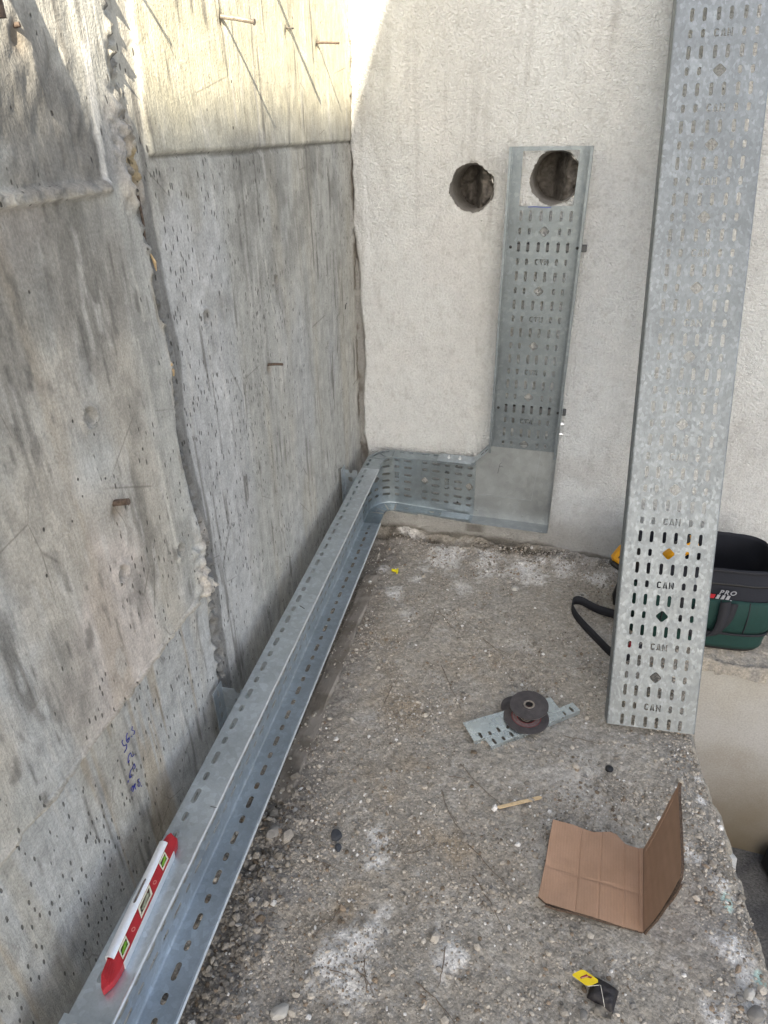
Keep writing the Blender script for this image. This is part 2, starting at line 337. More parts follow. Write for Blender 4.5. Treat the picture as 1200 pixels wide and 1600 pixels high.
# pale concrete faces of the pit beside the dirt bench
n = N('pit_concrete'); o3 = n.obj(); a = n.noise(o3, 2.2, 5, .6); b = n.noise(o3, 160, 3, .6)
cc = n.ramp(a, [(.35, (.38, .365, .33)), (.5, (.42, .415, .395)), (.7, (.46, .455, .44))]); cc = n.mix(1, n.ramp(b, [(.3, .85), (.7, 1.12)]), cc, 'MULTIPLY')
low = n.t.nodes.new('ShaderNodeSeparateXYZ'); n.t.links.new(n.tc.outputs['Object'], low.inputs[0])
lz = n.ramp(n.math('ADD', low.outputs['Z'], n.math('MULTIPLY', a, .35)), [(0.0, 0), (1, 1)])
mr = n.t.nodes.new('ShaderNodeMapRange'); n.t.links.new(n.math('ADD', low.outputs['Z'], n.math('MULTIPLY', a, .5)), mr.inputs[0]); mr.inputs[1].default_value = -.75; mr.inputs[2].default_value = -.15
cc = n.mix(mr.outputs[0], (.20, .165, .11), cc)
n.set('Base Color', cc).set('Roughness', .9); n.bump(b, .4, .002); M_PIT = n.m
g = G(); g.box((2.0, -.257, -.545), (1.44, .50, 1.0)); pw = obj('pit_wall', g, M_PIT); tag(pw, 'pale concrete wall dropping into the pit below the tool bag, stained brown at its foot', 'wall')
g = G(); ys = list(np.linspace(-3.25, -.49, 110)); vs = []; fs = []
for y in ys:
    e = float(edge_x(y)) + .018; r1 = (float(fbm(np.array(y * 14.), np.array(0.), 75, 4)) - .5) * .05
    for (x, z) in ((.08, -.10), (e - .03, -.045), (e + r1, -.075), (e + .012 + r1, -.16), (e + .015, -.99)): vs.append((x, float(y), z))
for i in range(len(ys) - 1):
    for j in range(4): a = i * 5 + j; fs.append((a, a + 1, a + 6, a + 5))
g.add(vs, fs); g2 = obj('concrete_footing', g, M_PIT, None, smooth=False); tag(g2, 'raw concrete footing that carries the dirt beside the pit', 'footing')
gxx = nonuni([(1.1, 3.2, .05)]); gyy = nonuni([(-3.4, -.4, .05)]); X2, Y2 = np.meshgrid(gxx, gyy, indexing='ij')
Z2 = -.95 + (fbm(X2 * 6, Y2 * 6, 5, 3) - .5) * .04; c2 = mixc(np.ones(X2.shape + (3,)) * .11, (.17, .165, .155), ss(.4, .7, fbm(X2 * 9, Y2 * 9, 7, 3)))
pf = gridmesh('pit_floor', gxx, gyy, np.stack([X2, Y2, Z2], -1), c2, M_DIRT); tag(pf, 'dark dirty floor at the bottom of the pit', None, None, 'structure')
# wide yard around everything (reaches far away, a little lower)
n = N('yard_ground'); v = n.noise(n.obj(), 3, 6, .6); n.set('Base Color', n.ramp(v, [(.3, (.20, .19, .17)), (.7, (.28, .265, .24))])).set('Roughness', .95); M_YARD = n.m
yg = G(); S = 150
for (x0, x1, y0, y1) in ((-S, S, -S, -3.28), (2.72, S, -3.28, S), (-S, -.5, -3.28, S), (-.5, 2.72, .6, S)):
    yg.add([(x0, y0, -.02), (x1, y0, -.02), (x1, y1, -.02), (x0, y1, -.02)], [(0, 1, 2, 3)])
tag(obj('yard', yg, M_YARD), 'bare building yard around the corner', None, None, 'structure')

# ================================================================== CONCRETE WALL (left)
sv = nonuni([(-.06, 0, .03), (0, 2.25, .0056), (2.25, 3.6, .03)])
zv = nonuni([(-.12, .12, .02), (.12, 1.98, .0056), (1.98, 2.7, .04)])
S_, Z_ = np.meshgrid(sv, zv, indexing='ij')
w1 = (fbm(Z_ * 4, 0 * Z_, 201, 4) - .5)
js = 1.452 + w1 * .05                                # vertical joint centre
left = ss(0, .012, S_ - js)                           # 1 = left-hand pour
H = (fbm(S_ * 2, Z_ * 1.5, 210, 3) - .5) * .008 + (fbm(S_ * 45, Z_ * 12, 211, 3) - .5) * .0012
n2 = fbm(S_ * 12, Z_ * 12, 212, 4); n3 = fbm(S_ * 55, Z_ * 55, 213, 3); n4 = fbm(S_ * 85, Z_ * 85, 214, 2)
zl = .712 + (fbm(S_ * 9, 0 * S_, 220, 3) - .5) * .012
upL = left * ss(-.002, .004, Z_ - zl)
H += upL * .016
H += left * (1 - upL.clip(0, 1)) * .000
zu = 1.504 + (fbm(S_ * 9, 0 * S_, 222, 3) - .5) * .010
topL = ss(1.545, 1.552, S_ + (n2 - .5) * .01) * ss(-.002, .004, Z_ - zu)
H -= topL * .0015
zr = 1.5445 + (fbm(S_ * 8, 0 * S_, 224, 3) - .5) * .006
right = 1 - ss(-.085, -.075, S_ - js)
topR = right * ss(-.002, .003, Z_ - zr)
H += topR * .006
H += -.004 * band(Z_, zr - .004, .002, .003) * right
bead1 = left * band(Z_, zl - .002, .004, .006) * ss(1.2, .9, 0 * S_ + .9); H += bead1 * (.003 + .010 * n4)
bead1b = left * band(Z_, zl + .01, .012, .02) * (1 - ss(1.46, 1.58, S_)); H += bead1b * (.002 + .018 * (n4 - .3))
bead2 = band(Z_, zu + .004, .006, .003) * ss(1.53, 1.55, S_); H += bead2 * (.006 + .014 * n4)
# rough strip beside the joint
rough_m = band(S_, js - .010 + .012 * (Z_ > 1.4) + (n2 - .5) * .03, .016, .008) * ss(.33, .36, Z_)
H += rough_m * ((n4 - .5) * .030 + (n3 - .5) * .012) - rough_m * .004
lump = band(S_, js + .01, .03, .03) * (ss(.62, .72, Z_) * (1 - ss(.80, .90, Z_)) + ss(1.44, 1.5, Z_) * (1 - ss(1.6, 1.66, Z_)))
H += lump * ((n2 - .3) * .014 + (n4 - .5) * .026)
smoothcol = ss(1.47, 1.49, S_) * (1 - ss(1.545, 1.555, S_ + (n2 - .5) * .01)) * ss(1.5, 1.52, Z_); H += smoothcol * .0012
hatch = topL * (1 - ss(1.66, 1.74, Z_)) ; H += hatch * (fbm((S_ + Z_ * .6) * 70, (Z_ - S_ * .4) * 26, 231, 3) - .5) * .009
cor = 1 - ss(.0, .035, S_ + (n2 - .5) * .03); H += cor * (n3 - .5) * .01
# vertical drag marks
H += (fbm(S_ * 90, Z_ * 6, 240, 2) - .5) * .0007
# ---- colour
c = np.ones(S_.shape + (3,)) * np.array([.395, .398, .375])
st1 = fbm(S_ * 10, Z_ * 1.2, 301, 4); st2 = fbm(S_ * 34, Z_ * 3.0, 302, 4); st3 = fbm(S_ * 7, Z_ * 4, 303, 4); st4 = fbm(S_ * 80, Z_ * 7, 304, 3)
c = mixc(c, (.42, .40, .345), ss(.45, .7, st1) * .7)
c = mixc(c, (.42, .435, .44), ss(.5, .75, fbm(S_ * 6, Z_ * 2.2, 305, 3)) * .7)
c = mixc(c, (.24, .238, .225), ss(.56, .78, st2) * .4)
c = mixc(c, (.46, .44, .40), ss(.6, .8, st4) * .2)
# right panel: blue grey pale zone next to joint, dark mottling higher up
zone = (1 - ss(.10, .2, np.abs(S_ - 1.32) + (st3 - .5) * .12)) * ss(.3, .5, Z_) * (1 - ss(1.36, 1.5, Z_ + (n2 - .5) * .3)); c = mixc(c, (.46, .47, .475), zone * .8)
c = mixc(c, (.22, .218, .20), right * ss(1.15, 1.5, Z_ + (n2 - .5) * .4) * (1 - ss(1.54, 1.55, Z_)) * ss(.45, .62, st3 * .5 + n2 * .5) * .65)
c = mixc(c, (.44, .42, .37), right * (1 - ss(.0, .25, S_)) * .5)
c = mixc(c, (.56, .53, .40), topR * (.35 + .5 * ss(1.56, 1.66, Z_ + (n2 - .5) * .1)))  # pale yellow of the panel, sunlit warmth painted in stronger above the shade edge
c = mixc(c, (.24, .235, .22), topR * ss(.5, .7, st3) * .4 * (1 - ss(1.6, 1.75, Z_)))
# left upper-middle: warm, pinkish, dark near the top
mid = left * upL * (1 - ss(1.49, 1.51, Z_)) * ss(1.53, 1.62, S_ + (st3 - .5) * .1)
c = mixc(c, (.42, .385, .33), mid * ss(.42, .62, st3) * .6)
c = mixc(c, (.50, .455, .42), mid * ss(.48, .66, fbm(S_ * 5, Z_ * 2.5, 307, 4)) * .85)
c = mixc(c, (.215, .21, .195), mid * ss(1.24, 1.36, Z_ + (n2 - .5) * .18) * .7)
c = mixc(c, (.17, .165, .15), mid * ss(.60, .72, fbm(S_ * 8, Z_ * 3.5, 308, 4)) * .6)
c = mixc(c, (.34, .28, .20), mid * ss(.62, .75, st1) * .35)
bl = left * (1 - upL); c = mixc(c, (.42, .435, .44), bl * .65); c = mixc(c, (.38, .345, .27), bl * ss(.5, .64, fbm(S_ * 13, Z_ * .9, 309, 3)) * .4)
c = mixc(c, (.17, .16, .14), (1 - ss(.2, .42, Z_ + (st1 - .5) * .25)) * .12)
st5 = fbm(S_ * 110, Z_ * 16 + S_ * 20, 330, 3); st6 = fbm(S_ * 55, Z_ * 5, 331, 3)
c = mixc(c, (.13, .125, .115), ss(.64, .74, st5) * ss(.42, .6, n2) * (.22 + .45 * left * upL))
c = mixc(c, (.155, .15, .14), ss(.66, .76, st6) * ss(.4, .55, fbm(S_ * 5, Z_ * 4, 333, 3)) * .75)
c = mixc(c, (.56, .55, .52), ss(.68, .76, fbm(S_ * 60, Z_ * 9, 334, 3)) * .4)
c = mixc(c, (.34, .265, .165), bl * ss(.60, .68, fbm(S_ * 40, Z_ * 1.5 + S_ * 2, 335, 3)) * .45)
# joint strips, beads
c = mixc(c, (.165, .165, .16), band(S_, js - .026 + (n2 - .5) * .02, .024, .008) * ss(.33, .4, Z_) * (1 - ss(1.5, 1.56, Z_)) * .85)
c = mixc(c, (.36, .30, .20), band(S_, js + .01, .008, .01) * ss(.35, .7, Z_) * .4 * ss(.4, .6, n2))
c = mixc(c, (.44, .41, .35), bead1 * .8); c = mixc(c, (.40, .38, .34), bead2 * .7); c = mixc(c, (.46, .42, .37), lump * ss(.4, .6, n2) * .7)
c = mixc(c, (.15, .145, .135), rough_m * ss(.5, .62, n3) * .7)
c = mixc(c, (.155, .15, .14), hatch * ss(.3, .5, fbm(S_ * 9, Z_ * 9, 312, 3)) * .8); c = mixc(c, (.33, .32, .29), hatch * ss(.55, .7, fbm((S_ + Z_ * .6) * 60, (Z_ - S_ * .4) * 18, 231, 2)) * .45)
c = mixc(c, (.28, .285, .29), smoothcol * .7 * (1 - ss(1.58, 1.66, Z_))); c = mixc(c, (.60, .60, .58), smoothcol * ss(.66, .7, fbm(S_ * 60 + Z_ * 8, Z_ * 2.5, 314, 2)) * .9)
c = mixc(c, (.36, .29, .18), band(S_, js - .01, .014, .01) * ss(1.50, 1.52, Z_) * (1 - ss(1.55, 1.57, Z_)))
c = mixc(c, (.13, .10, .07), cor * ss(.5, .6, n2) * .7)
c = mixc(c, (.12, .115, .10), right * band(Z_, zr - .003, .0015, .003) * .7)
c = c * (1 + (fbm(S_ * 26, Z_ * 20, 340, 4) - .5)[..., None] * .28) * (1 + (fbm(S_ * 9, Z_ * 5, 341, 4) - .5)[..., None] * .18)
for (hs_, hz_) in ((1.259, 1.247), (1.714, 1.206), (.836, 1.238), (1.73, .93), (1.545, .86), (.40, .95)):        # plugged tie holes
    d = np.hypot(S_ - hs_, Z_ - hz_) / .016 + (n4 - .5) * .4; H -= .005 * (1 - ss(.7, 1, d)); H += .004 * band(d, 1.05, .12, .2); c = mixc(c, (.20, .19, .17), (1 - ss(.7, 1.0, d)) * .7)
for k, pl in enumerate(SCRATCH):
    for (s0, z0), (s1, z1) in zip(pl[:-1], pl[1:]):
        t = np.clip(((S_ - s0) * (s1 - s0) + (Z_ - z0) * (z1 - z0)) / ((s1 - s0) ** 2 + (z1 - z0) ** 2), 0, 1)
        d = np.hypot(S_ - s0 - t * (s1 - s0), Z_ - z0 - t * (z1 - z0)); c = mixc(c, (.56, .55, .50), ss(.0075 if k == 0 else .005, .002, d) * (.9 if k == 0 else .5))
nails_m = 0
for k, v in NAILS.items():
    (s0, z0), L = v; d = np.hypot(S_ - s0, (Z_ - z0) + .01); H -= .006 * np.exp(-(d / .012) ** 2); c = mixc(c, (.16, .12, .08), np.exp(-(d / .016) ** 2) * .6)
n = N('board_marked_concrete'); at = n.attr('Col').outputs['Color']; o3 = n.obj(); ov = n.obj((1, 1, .16))
f1 = n.noise(o3, 240, 4, .6); f2 = n.noise(ov, 130, 4, .6); f3 = n.noise(o3, 30, 5, .6)
# bug holes, stretched a little up and down
hv = n.obj((1, 1, .72)); vd = n.vor(hv, 52, 'F1', 'Distance'); vcol = n.vor(hv, 52, 'F1', 'Color'); sp = n.t.nodes.new('ShaderNodeSeparateColor'); n.t.links.new(vcol, sp.inputs[0])
dens = n.ramp(n.noise(o3, 3.2, 3, .5), [(.40, .0), (.70, .36)])
rad = n.math('MULTIPLY', n.math('SUBTRACT', dens, sp.outputs[0]), 1.6)
hole = n.ramp(n.math('SUBTRACT', n.math('MINIMUM', rad, .14), vd), [(.0, 0), (.05, 1)])
hv2 = n.obj((1, 1, .35)); vd2 = n.vor(hv2, 110, 'F1', 'Distance'); vc2 = n.vor(hv2, 110, 'F1', 'Color'); sp2 = n.t.nodes.new('ShaderNodeSeparateColor'); n.t.links.new(vc2, sp2.inputs[0])
hole2 = n.ramp(n.math('SUBTRACT', n.math('MINIMUM', n.math('MULTIPLY', n.math('SUBTRACT', n.ramp(n.noise(o3, 7, 3, .6), [(.30, 0), (.60, .5)]), sp2.outputs[1]), 2), .25), vd2), [(.0, 0), (.07, 1)])
holes = n.math('MAXIMUM', hole, n.math('MULTIPLY', hole2, .85))
cr = n.ramp(n.vor(n.mix(.5, ov, o3), 9, 'DISTANCE_TO_EDGE', 'Distance'), [(.0, 1), (.012, 0)])
crm = n.math('MULTIPLY', cr, n.ramp(n.noise(o3, 5, 2), [(.52, 0), (.6, .5)]))
cc = n.mix(1, n.ramp(f1, [(.3, .84), (.7, 1.14)]), at, 'MULTIPLY'); cc = n.mix(1, n.ramp(f2, [(.3, .90), (.7, 1.07)]), cc, 'MULTIPLY'); cc = n.mix(1, n.ramp(f3, [(.3, .82), (.7, 1.15)]), cc, 'MULTIPLY')
cc = n.mix(n.math('MULTIPLY', holes, .85), cc, (.035, .033, .03)); cc = n.mix(crm, cc, (.10, .09, .075))
n.set('Base Color', cc).set('Roughness', .82); n.set('Specular IOR Level', .3)
hh = n.math('SUBTRACT', n.math('ADD', n.math('MULTIPLY', f1, .18), n.math('ADD', n.math('MULTIPLY', f2, .35), n.math('MULTIPLY', f3, .3))), n.math('MULTIPLY', holes, .6))
n.bump(hh, .85, .006); M_CON = n.m
MW = Matrix(((-VY.x, NN.x, 0, 0), (-VY.y, NN.y, 0, 0), (0, 0, 1, 0), (0, 0, 0, 1)))     # local x along the wall toward the camera, local y out of it
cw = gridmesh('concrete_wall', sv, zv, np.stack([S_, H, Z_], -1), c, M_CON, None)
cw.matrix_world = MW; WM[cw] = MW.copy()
tag(cw, 'rough board marked grey concrete wall with drip stains and pour joints along the left', 'wall')
g = G(); g.box(MW @ Vector((1.75, -.16, 1.27)), (3.74, .28, 2.8), MW.to_3x3()); obj('wall_core', g, M_CON, cw)
def wallh(s, z):
    i = int(np.clip(np.searchsorted(sv, s), 0, len(sv) - 1)); j = int(np.clip(np.searchsorted(zv, z), 0, len(zv) - 1)); return float(H[i, j])
# ties, nails and reinforcing stubs left in the concrete
def stub(name, key, r, tip=(0, 0, 0), label=None, mat=None, head=0):
    (s0, z0), L = NAILS[key]; a = wallp(s0, z0, -.004); b = wallp(s0 + tip[0], z0 + tip[2], L + .0)
    g = G(); m_ = a.lerp(b, .5) + Vector((0, 0, .001)); g.tube([a, m_, b], r, 8)
    if head: g.tube([b - (b - a).normalized() * .0, b + (b - a).normalized() * .003], head, 10)
    obj(name, g, mat or M_RUST, cw, label=label, autosmooth=40)
stub('nail', 'a', .0040, (0, 0, -.012), 'long nail sticking out of the sunlit concrete', M_WIRE, .0058)
stub('nail', 'b', .0030, (0, 0, -.003), 'nail near the inner corner', M_RUST)
stub('nail', 'c', .0035, (0, 0, .003), 'short rusty nail in the middle of the wall')
stub('reinforcing_stub', 'd', .0058, (0, 0, .012), 'brown ribbed bar stub on the left pour')
g = G(); g.tube([wallp(1.672, 1.692, 0), wallp(1.667, 1.695, .018)], .003, 7); obj('nail', g, M_RUST, cw, autosmooth=60)
g = G(); g.tube([wallp(.612, 1.801, 0), wallp(.590, 1.800, .012), wallp(.572, 1.803, .010)], .0017, 6); obj('tie_wire', g, M_WIRE, cw, autosmooth=60)
g = G(); g.tube([wallp(.70, 1.876, 0), wallp(.70, 1.885, .05), wallp(.70, 1.895, .10)], .0062, 8); obj('reinforcing_stub', g, M_RUST, cw, autosmooth=60)
g = G(); g.tube([wallp(1.43, 1.839, 0), wallp(1.43, 1.84, .055)], .0034, 6); obj('nail', g, M_WIRE, cw, autosmooth=60)
g = G(); g.tube([wallp(1.765, 1.85, 0), wallp(1.763, 1.83, .04), wallp(1.76, 1.76, .055), wallp(1.757, 1.69, .055)], .011, 8); obj('reinforcing_stub', g, M_RUST, cw, autosmooth=60)
g = G(); g.tube([wallp(1.702, 1.04, .0), wallp(1.709, 1.022, .014), wallp(1.706, 1.0, .008)], .0028, 6); obj('nail', g, M_RUST, cw, autosmooth=60)
g = G(); g.tube([wallp(1.456, 1.49, .012), wallp(1.458, 1.45, .014), wallp(1.457, 1.415, .01)], .0022, 6); obj('nail', g, M_RUST, cw, autosmooth=60, label='rusty nail lying upright in the joint')
g = G(); g.tube([wallp(.13, 1.029, .0), wallp(.165, 1.031, .006)], .0016, 5); g.tube([wallp(.165, 1.031, .006), wallp(.165, 1.015, .004)], .0016, 5); obj('tie_wire', g, M_BLK, cw)
wood = simple('raw_wood', (.45, .33, .19), .8, 0, .35, 120)
g = G()
for (s0, z0, L, r) in ((1.455, 1.222, .03, .005), (1.450, 1.205, .022, .004), (1.447, 1.40, .03, .003)):
    a = wallp(s0, z0, .010); b = wallp(s0 - .004, z0 - L, .014); g.tube([a, a.lerp(b, .5) + NN * .003, b], [r * .5, r, r * .3], 5)
obj('wood_splinter', g, wood, cw)
M_INK = simple('blue_marker_ink', (.008, .015, .22), .5, 0, .2, 50)
for gi, grp in enumerate(WRITING):
    g = G()
    for st in grp:
        p3 = [wallp(s, z, wallh(s, z) + .0018) for s, z in st]
        sm = []
        for a, b in zip(p3[:-1], p3[1:]):
            for k in range(3): sm.append(a.lerp(b, k / 3))
        sm.append(p3[-1]); sm = [sm[0]] + [(sm[i - 1] + sm[i] * 2 + sm[i + 1]) / 4 for i in range(1, len(sm) - 1)] + [sm[-1]]
        g.tube(sm, .0008, 5)
    obj('handwriting', g, M_INK, cw, label='blue handwritten numbers on the concrete')

# ================================================================== PLASTER WALL (back)
HOLES = [(.428, 1.400, .075), (.703, 1.432, .081)]
xv = nonuni([(-.02, .08, .004), (.08, .33, .008), (.33, .81, .0042), (.81, 1.9, .012), (1.9, 3.2, .05)])
zv2 = nonuni([(-.98, -.06, .04), (-.06, .14, .005), (.14, 1.3, .011), (1.3, 1.55, .0042), (1.55, 2.15, .012), (2.15, 2.7, .05)])
XX, ZZ = np.meshgrid(xv, zv2, indexing='ij')
def rimr(th, k): return 1 + .07 * (vn(th * 2.2 + 9 * k, 0 * th, 400 + k) - .5) + .05 * (vn(th * 7 + 5 * k, 0 * th, 401 + k) - .5) + .045 * (vn(th * 17 + 5 * k, 0 * th, 403 + k) - .5)
HB = (fbm(XX * 1.6, ZZ * 1.6, 410, 3) - .5) * .010 + (fbm(XX * 26, ZZ * 26, 411, 3) - .5) * .0024 + (fbm(XX * 7, ZZ * 7, 409, 3) - .5) * .004
q2 = fbm(XX * 10, ZZ * 10, 412, 4); q3 = fbm(XX * 50, ZZ * 50, 413, 3)
# uneven edge of the plaster along the concrete
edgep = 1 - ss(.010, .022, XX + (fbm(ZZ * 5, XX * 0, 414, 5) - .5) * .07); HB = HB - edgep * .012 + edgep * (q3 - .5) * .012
ridge = band(XX, .045 + (fbm(ZZ * 3, 0 * ZZ, 415, 3) - .5) * .05, .004, .016) * ss(.9, 1.2, ZZ); HB += ridge * .006 * q2
base_m = 1 - ss(.02, .07, ZZ + (q2 - .5) * .10 + .02 * ss(.3, .9, XX)); HB = HB - base_m * .012 * ss(.4, .6, q2)
HB = HB + (fbm(XX * 3.1, ZZ * 3.1, 417, 3) - .5) * .004
keepv = np.ones(XX.shape, bool); PX = XX.copy(); PZ = ZZ.copy()
for k, (hx, hz, hr) in enumerate(HOLES):
    th = np.arctan2(ZZ - hz, XX - hx); th = np.where(th < 0, th + 2 * pi, th); rr = np.hypot(XX - hx, ZZ - hz)
    Rr = hr * rimr(th, k); keepv &= rr > Rr - .0015
    nearr = (rr > Rr - .0035) & (rr < Rr + .0026)
    PX = np.where(nearr, hx + np.cos(th) * Rr, PX); PZ = np.where(nearr, hz + np.sin(th) * Rr, PZ)
    HB = HB - .006 * (1 - ss(0, .008, rr - Rr)) * ss(.35, .6, q2)
    keepv |= nearr
kf = keepv[:-1, :-1] & keepv[1:, :-1] & keepv[:-1, 1:] & keepv[1:, 1:]
c = np.ones(XX.shape + (3,)) * np.array([.70, .72, .72])
c = mixc(c, (.63, .635, .63), ss(.5, .75, fbm(XX * 2.5, ZZ * 2.5, 420, 4)) * .6)
c = mixc(c, (.74, .74, .73), ss(.5, .8, q2) * .4); c = mixc(c, (.44, .44, .435), ss(.60, .74, fbm(XX * 34, ZZ * 2.2, 431, 3)) * ss(.5, .7, fbm(XX * 3, ZZ * 3, 432, 2)) * .35); c = mixc(c, (.40, .395, .38), ss(.70, .76, fbm(XX * 60 + ZZ * 30, ZZ * 40, 433, 2)) * .25)
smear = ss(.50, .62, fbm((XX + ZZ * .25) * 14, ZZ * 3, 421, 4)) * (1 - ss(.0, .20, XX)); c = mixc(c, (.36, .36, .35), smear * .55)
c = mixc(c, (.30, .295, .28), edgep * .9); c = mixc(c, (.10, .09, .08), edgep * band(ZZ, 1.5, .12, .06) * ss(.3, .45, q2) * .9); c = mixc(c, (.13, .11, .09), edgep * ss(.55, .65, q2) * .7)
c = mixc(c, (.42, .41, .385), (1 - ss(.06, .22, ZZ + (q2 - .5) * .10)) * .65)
c = mixc(c, (.43, .425, .41), band(XX, .65, .25, .2) * (1 - ss(.35, .55, ZZ)) * ss(.45, .6, q2) * .4)
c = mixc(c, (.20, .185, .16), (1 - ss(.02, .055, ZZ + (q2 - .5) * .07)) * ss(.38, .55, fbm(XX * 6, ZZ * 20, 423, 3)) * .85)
c = mixc(c, (.26, .25, .23), band(ZZ, .07, .016, .006) * (ss(.46, .48, XX) * (1 - ss(.53, .56, XX))) * ss(.35, .45, q2) * .9)
c = mixc(c, (.30, .285, .26), ss(.74, .80, fbm(XX * 40, ZZ * 12, 424, 3)) * .15)
n = N('white_plaster'); at = n.attr('Col').outputs['Color']; o3 = n.obj(); ov = n.mix(1, n.obj((1, 1, .8)), (0, 0, 0), 'ADD')
f1 = n.noise(o3, 130, 4, .6, .6); f2 = n.noise(o3, 330, 3, .6); f3 = n.noise(o3, 18, 5, .6)
vd = n.vor(o3, 45, 'F1', 'Distance'); vcol = n.vor(o3, 45, 'F1', 'Color'); sp = n.t.nodes.new('ShaderNodeSeparateColor'); n.t.links.new(vcol, sp.inputs[0])
hole = n.ramp(n.math('SUBTRACT', n.math('MULTIPLY', n.math('SUBTRACT', .06, sp.outputs[0]), 2.2), vd), [(0, 0), (.05, 1)])
cc = n.mix(1, n.ramp(f1, [(.3, .86), (.6, 1.05)]), at, 'MULTIPLY'); cc = n.mix(1, n.ramp(f3, [(.3, .93), (.7, 1.05)]), cc, 'MULTIPLY')  # grain pits darkened in the colour to stand in for their shading
cc = n.mix(n.math('MULTIPLY', hole, .7), cc, (.10, .095, .085))
n.set('Base Color', cc).set('Roughness', .9); n.set('Specular IOR Level', .2)
n.bump(n.math('SUBTRACT', n.math('ADD', f1, n.math('MULTIPLY', f2, .3)), n.math('MULTIPLY', hole, .8)), .95, .013); M_PLA = n.m
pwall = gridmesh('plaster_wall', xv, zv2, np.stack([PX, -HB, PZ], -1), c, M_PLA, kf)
tag(pwall, 'white rough rendered back wall with two cored holes', 'wall')
g = G()
for (x0, x1, z0, z1) in ((-.02, 3.2, 1.55, 2.68), (-.02, 3.2, -.98, 1.27), (-.02, .32, 1.27, 1.55), (.53, .59, 1.27, 1.55), (.81, 3.2, 1.27, 1.55)):
    g.box(((x0 + x1) / 2, .14, (z0 + z1) / 2), (x1 - x0, .24, z1 - z0))
obj('wall_core', g, M_PLA, pwall)
M_PIPE = simple('dusty_plastic_pipe', (.20, .19, .175), .7, 0, .25, 60, .3, .001)
M_RUB = simple('dark_rubble', (.11, .10, .09), .95, 0, .5, 40, 1, .012)
for k, (hx, hz, hr) in enumerate(HOLES):
    g = G(); nth = 64; R = lambda a: hr * float(rimr(np.array([a]), k)[0])
    prof = [(-.001, 1.0), (.008, .985), (.018, .955), (.03, .95), (.22, .95)]
    vs = []; fs = []
    for i in range(nth):
        a = 2 * pi * i / nth
        for j, (y, q) in enumerate(prof):
            r = R(a) * q if j < 3 else hr * .93
            if j == 2: r = (R(a) * .96 + hr * .94) / 2
            vs.append((hx + cos(a) * r, y + (.004 if j == 0 else 0), hz + sin(a) * r))
    m = len(prof)
    for i in range(nth):
        for j in range(m - 1): fs.append((i * m + j, i * m + j + 1, ((i + 1) % nth) * m + j + 1, ((i + 1) % nth) * m + j))
    g.add(vs, fs); obj('cored_rim', g, M_PIPE if k else M_PIPE, pwall, autosmooth=40)
    # rubble plug that fills the right side of the bore
    g = G(); nn_ = 26; vs = []; fs = []
    for i in range(nn_ + 1):
        for j in range(nn_ + 1):
            u = -1 + 2 * i / nn_; v = -1 + 2 * j / nn_; u2 = u * sqrt(max(0, 1 - v * v / 2)); v2 = v * sqrt(max(0, 1 - u * u / 2))
            bx = hx + u2 * hr * .93; bz = hz + v2 * hr * .93
            dep = .17 - .14 * float(ss(-.25, .55, u2)) + (float(fbm(np.array(bx * 45.), np.array(bz * 45.), 500 + k, 3)) - .5) * .055
            vs.append((bx, dep, bz))
    for i in range(nn_):
        for j in range(nn_): a = i * (nn_ + 1) + j; fs.append((a, a + nn_ + 1, a + nn_ + 2, a + 1))
    g.add(vs, fs); obj('rubble_fill', g, M_RUB, pwall, smooth=True)

# loose stones : thousands of crumbs as one stuff object
rng = np.random.default_rng(7)
PHI = (1 + 5 ** .5) / 2
ico = np.array([(-1, PHI, 0), (1, PHI, 0), (-1, -PHI, 0), (1, -PHI, 0), (0, -1, PHI), (0, 1, PHI), (0, -1, -PHI), (0, 1, -PHI), (PHI, 0, -1), (PHI, 0, 1), (-PHI, 0, -1), (-PHI, 0, 1)]) / 1.902
icf = np.array([(0, 11, 5), (0, 5, 1), (0, 1, 7), (0, 7, 10), (0, 10, 11), (1, 5, 9), (5, 11, 4), (11, 10, 2), (10, 7, 6), (7, 1, 8), (3, 9, 4), (3, 4, 2), (3, 2, 6), (3, 6, 8), (3, 8, 9), (4, 9, 5), (2, 4, 11), (6, 2, 10), (8, 6, 7), (9, 8, 1)])
NC = 125000
cx = rng.uniform(.06, 1.43, NC); cy = rng.uniform(-2.05, -.01, NC)
pr = .10 + .80 * ss(.45, .66, fbm(cx * 4, cy * 4, 601, 4)) + .7 * ss(.5, .7, fbm(cx * 13, cy * 13, 602, 3))
pr = pr + .8 * ss(-.17, -.04, cx - edge_x(cy)) + .9 * ss(-1.25, -1.45, cy) * (1 - ss(.02, .16, cx - plank_x(cy))) + .35 * (1 - ss(.05, .3, -cy))
okm = (rng.uniform(0, 1, NC) < pr * .55) & (cx < edge_x(cy) - .0) 
cx = cx[okm]; cy = cy[okm]; NS = len(cx)
rad = np.clip(np.exp(rng.normal(-6.18, .52, NS)), .0008, .0105)
big = (ss(-1.25, -1.45, cy) * (1 - ss(.0, .10, cx - plank_x(cy) - .02)) > .5); rad = np.where(big, rad * 1.5, rad)
onb = (cx > plank_x(cy) - .058) & (cx < plank_x(cy)) & (cy > -1.44) & (cy < -.36); keep_b = ~(onb & (rng.uniform(0, 1, NS) < .7)); cx, cy, rad, big, onb = cx[keep_b], cy[keep_b], rad[keep_b], big[keep_b], onb[keep_b]; NS = len(cx)
cz = np.where(onb, np.interp(cx - plank_x(cy), [-.058, -.006, 0], [.002, .009, .006]) - rad * .1, gheight(cx, cy)) + (-.022 * ss(-.09, 0, cx - edge_x(cy)))
V = np.repeat(ico[None], NS, 0) * rng.uniform(.72, 1.25, (NS, 12, 1))
